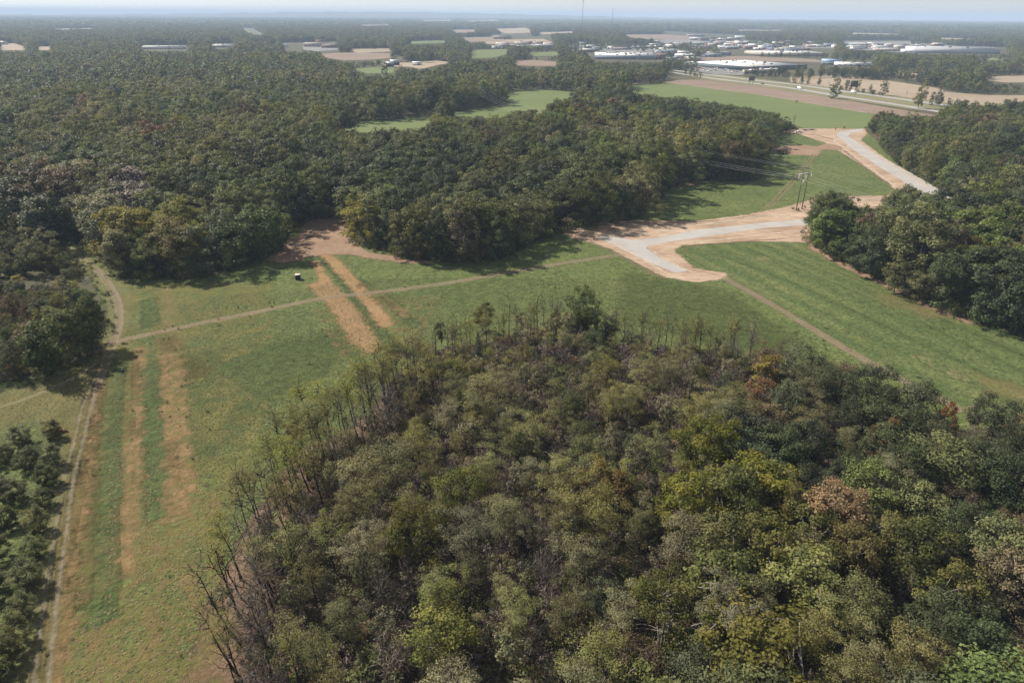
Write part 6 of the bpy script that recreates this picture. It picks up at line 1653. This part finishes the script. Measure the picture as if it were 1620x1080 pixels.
# ------------------------------------------------------------------ labels of the trees
ANCH = {
 'wood': [((-43.9,71.8), 'by the lowest dry grass'), ((-43.7,93), 'leaning out below the wood corner'), ((-42.1,114.8), 'at the wood corner by the dry strips'),
          ((-30.1,133.6), 'on the meadow edge past the corner'), ((-21,155.8), 'below the dirt track'), ((-0.8,165.4), 'among the snags on the far edge'), ((19.6,165.7), 'around the tall green edge tree'),
          ((34.8,160.2), 'in the thin row past the snags'), ((52.2,156.8), 'facing the gravel road end'), ((62.8,140.6), 'around the golden edge tree'), ((72.4,128.1), 'on the far edge below the crop field'),
          ((84.5,119.6), 'where the dirt track meets the near wood'), ((101.5,115.3), 'by the small orange tree'), ((-35.1,70.2), 'behind the leaning edge trees'), ((-26.6,90), 'inside the wood below the corner'),
          ((-30.7,109.6), 'inside the wood corner'), ((-17.4,123.3), 'below the dark cedar'), ((-13.2,85.6), 'around the big bright tree'), ((-17.7,64.1), 'at the lower left of the wood'), ((1.5,128.6), 'behind the snags in the wood'),
          ((1.3,102.1), 'in the middle of the near wood'), ((3.2,80.2), 'in the lower middle of the wood'), ((-0.6,62.2), 'at the bottom middle of the frame'), ((21,128.8), 'inside, behind the tall green tree'), ((19.6,98.7), 'just before the big leaved group'),
          ((16,72.9), 'below the small golden tree'), ((35.6,119.1), 'behind the thin row in the wood'), ((32.5,90.5), 'in the big leaved group'), ((30,69.6), 'below the big leaved group'), ((51.6,108.4), 'above the fading tan tree'), ((52.2,86.2), 'around the fading tan tree'),
          ((44.9,66.5), 'below the fading tan tree'), ((68.8,100.9), 'among the dark oaks'), ((63.8,80.7), 'below the dark oaks'), ((59.6,64.6), 'at the lower right of the wood'), ((86.4,99.3), 'at the right rim of the wood'), ((76.3,77), 'at the far lower right')],
 'leftwood': [((-153.4,197), 'at the top of the small left wood'), ((-132.9,192.2), 'in the small wood near the lane'), ((-114.1,165.7), 'at the small wood track corner'), ((-122.9,158), 'along the small wood shaded foot'), ((-132.6,157.8), 'at the small wood frame edge'), ((-154.6,165.1), 'outside edge of the small left wood')],
 'pines': [((-95.4,119.5), 'beside the cut logs'), ((-86.1,101.2), 'in the upper row by the track'), ((-76.3,82.2), 'in the lower row by the track'), ((-67.7,64.7), 'at the bottom end of the pine rows'), ((-91.7,97.6), 'in the second row from the track'), ((-83.4,79.5), 'in the outer pine rows at frame edge')],
 'pineblock': [((-197.6,258.8), 'at the back of the pine block'), ((-185.2,249.3), 'in the second rank of the pine block'), ((-187.4,240.1), 'in the middle of the pine block'), ((-214.7,256.8), 'at the outer back of the pine block'), ((-174.7,240.3), 'at the lane side of the pine block'), ((-172.6,223), 'at the front of the pine block'), ((-194.9,232.7), 'at the outer side of the pine block'), ((-151.3,220.2), 'by the lane before the small wood')],
 'town': [((375.7,1093.5), 'in the row before the huge store'), ((425.1,1074.3), 'past the huge store corner'), ((482.2,1056.4), 'above the harvested field'), ((519,1037.7), 'at the end of the dark row'), ((265,1073.3), 'by the highway at the grove end'), ((550.7,1029.6), 'behind the harvested field'), ((569.9,954.1), 'at the harvested field corner'), ((563.4,1578.3), 'in the row below the ribbed store'), ((662.3,1589.2), 'at the ribbed store row end'), ((628,1415.2), 'behind the blue-roofed shed'), ((717.8,1463.4), 'before the long warehouse')],
 'pole': [((131.3,308.1), 'at the foot of the twin power poles')],
 'forest': [((-211.8,282.2), 'behind the pine block'), ((-172.3,256), 'at the head of the mown lane'), ((-133.7,223.8), 'at the forest corner by the lane'), ((-110,214.7), 'on the edge above the dry strips'), ((-93.5,227.8), 'on the forest edge near the dark box'), ((-90.5,262), 'beside the bare earth bay'),
            ((-81.2,295.4), 'at the back of the bare earth bay'), ((-56.9,250.4), 'at the earth bay grove side'), ((-40.2,243), 'on the grove edge past the earth bay'), ((-20.8,236.1), 'at the middle grove rounded front'), ((-0.2,243.8), 'on the grove edge by the dirt track'), ((20.8,277.9), 'where the grove meets the graded earth'),
            ((44,293.2), 'on the grove edge above the road end'), ((78.4,355.2), 'at the grove notch by the clearing'), ((115.8,371.3), 'at the grove tip by the power line'), ((191.4,509.9), 'at the grove tip near the parked pickup'), ((-126,257), 'in the forest behind the lane corner'), ((-108.8,294.8), 'in the forest behind the earth bay'),
            ((-46.4,286), 'inside the middle grove front'), ((-8.5,286.9), 'inside the middle grove, second rank'), ((26.6,320.7), 'in the grove toward the clearing'), ((-188.9,303.7), 'behind the yellow forest corner'), ((121,258.1), 'at the right wood road end'),
            ((126.3,232), 'on the right wood edge'), ((128.2,201.8), 'midway along the right wood'), ((136.2,182.1), 'at the right wood lower end'), ((157.7,271.7), 'inside the right wood near the road'), ((155.9,232.6), 'inside the right wood'), ((162.3,207.8), 'in the right wood at frame edge'),
            ((196.3,313.1), 'beside the gravel road bend on the right'), ((257.4,485.7), 'in scrubby wood beside the gravel road'), ((252.2,400.4), 'in scrubby wood beyond the gravel road'), ((232.1,314), 'in scrubby wood at the frame edge')],
}
WORDS = ['', 'second', 'third', 'fourth', 'fifth', 'sixth', 'seventh', 'eighth', 'ninth', 'tenth', 'eleventh', 'twelfth']
buckets = {}
for r, noun, tone, P_, h_, an in REG:
    L_ = ANCH[an or 'forest']
    i_ = min(range(len(L_)), key=lambda k: (L_[k][0][0] - P_[0]) ** 2 + (L_[k][0][1] - P_[1]) ** 2)
    buckets.setdefault((noun, tone, L_[i_][1]), []).append((r, P_, h_))
for (noun, tone, where), lst in buckets.items():
    nn = noun.replace('bare tree', 'tree').replace('low shrub', 'shrub') if tone.startswith('bare') else noun
    lst.sort(key=lambda e: e[1][0] / max(e[1][1], 1))
    n_ = len(lst)
    for k, (r, P_, h_) in enumerate(lst):
        if n_ == 1: lb = '%s %s %s' % (tone, nn, where)
        elif n_ == 2: lb = '%s %s %s %s' % (('left-hand', 'right-hand')[k], tone, nn, where)
        else:
            o_ = 'leftmost' if k == 0 else ('rightmost' if k == n_ - 1 else (WORDS[k] if k < 12 else None))
            if 0 < k < n_ - 1 and k > n_ - 1 - k: lb = '%s %s %s, %s from right' % (tone, nn, where, WORDS[min(n_ - 1 - k, 11)] if n_ - 1 - k else 'first')
            elif k in (0, n_ - 1): lb = '%s %s %s %s' % (o_, tone, nn, where)
            else: lb = '%s %s %s, %s from left' % (tone, nn, where, o_)
        r['label'] = lb
        if len(lb.replace('-', ' ').split()) > 16: print('LONG', lb)

bk2 = {}
for r, what, where, P_ in REG2:
    bk2.setdefault((what, where), []).append((P_[0] / P_[1], r))
for (what, where), lst in bk2.items():
    lst.sort(key=lambda e: e[0])
    for k, (_, r) in enumerate(lst):
        n_ = len(lst)
        r['label'] = what + ' ' + where if n_ == 1 else ('leftmost %s %s' % (what, where) if k == 0 else ('rightmost %s %s' % (what, where) if k == n_ - 1 else '%s %s, %s from %s' % (what, where, WORDS[min(k, n_ - 1 - k, 11)], 'left' if k <= n_ - 1 - k else 'right')))
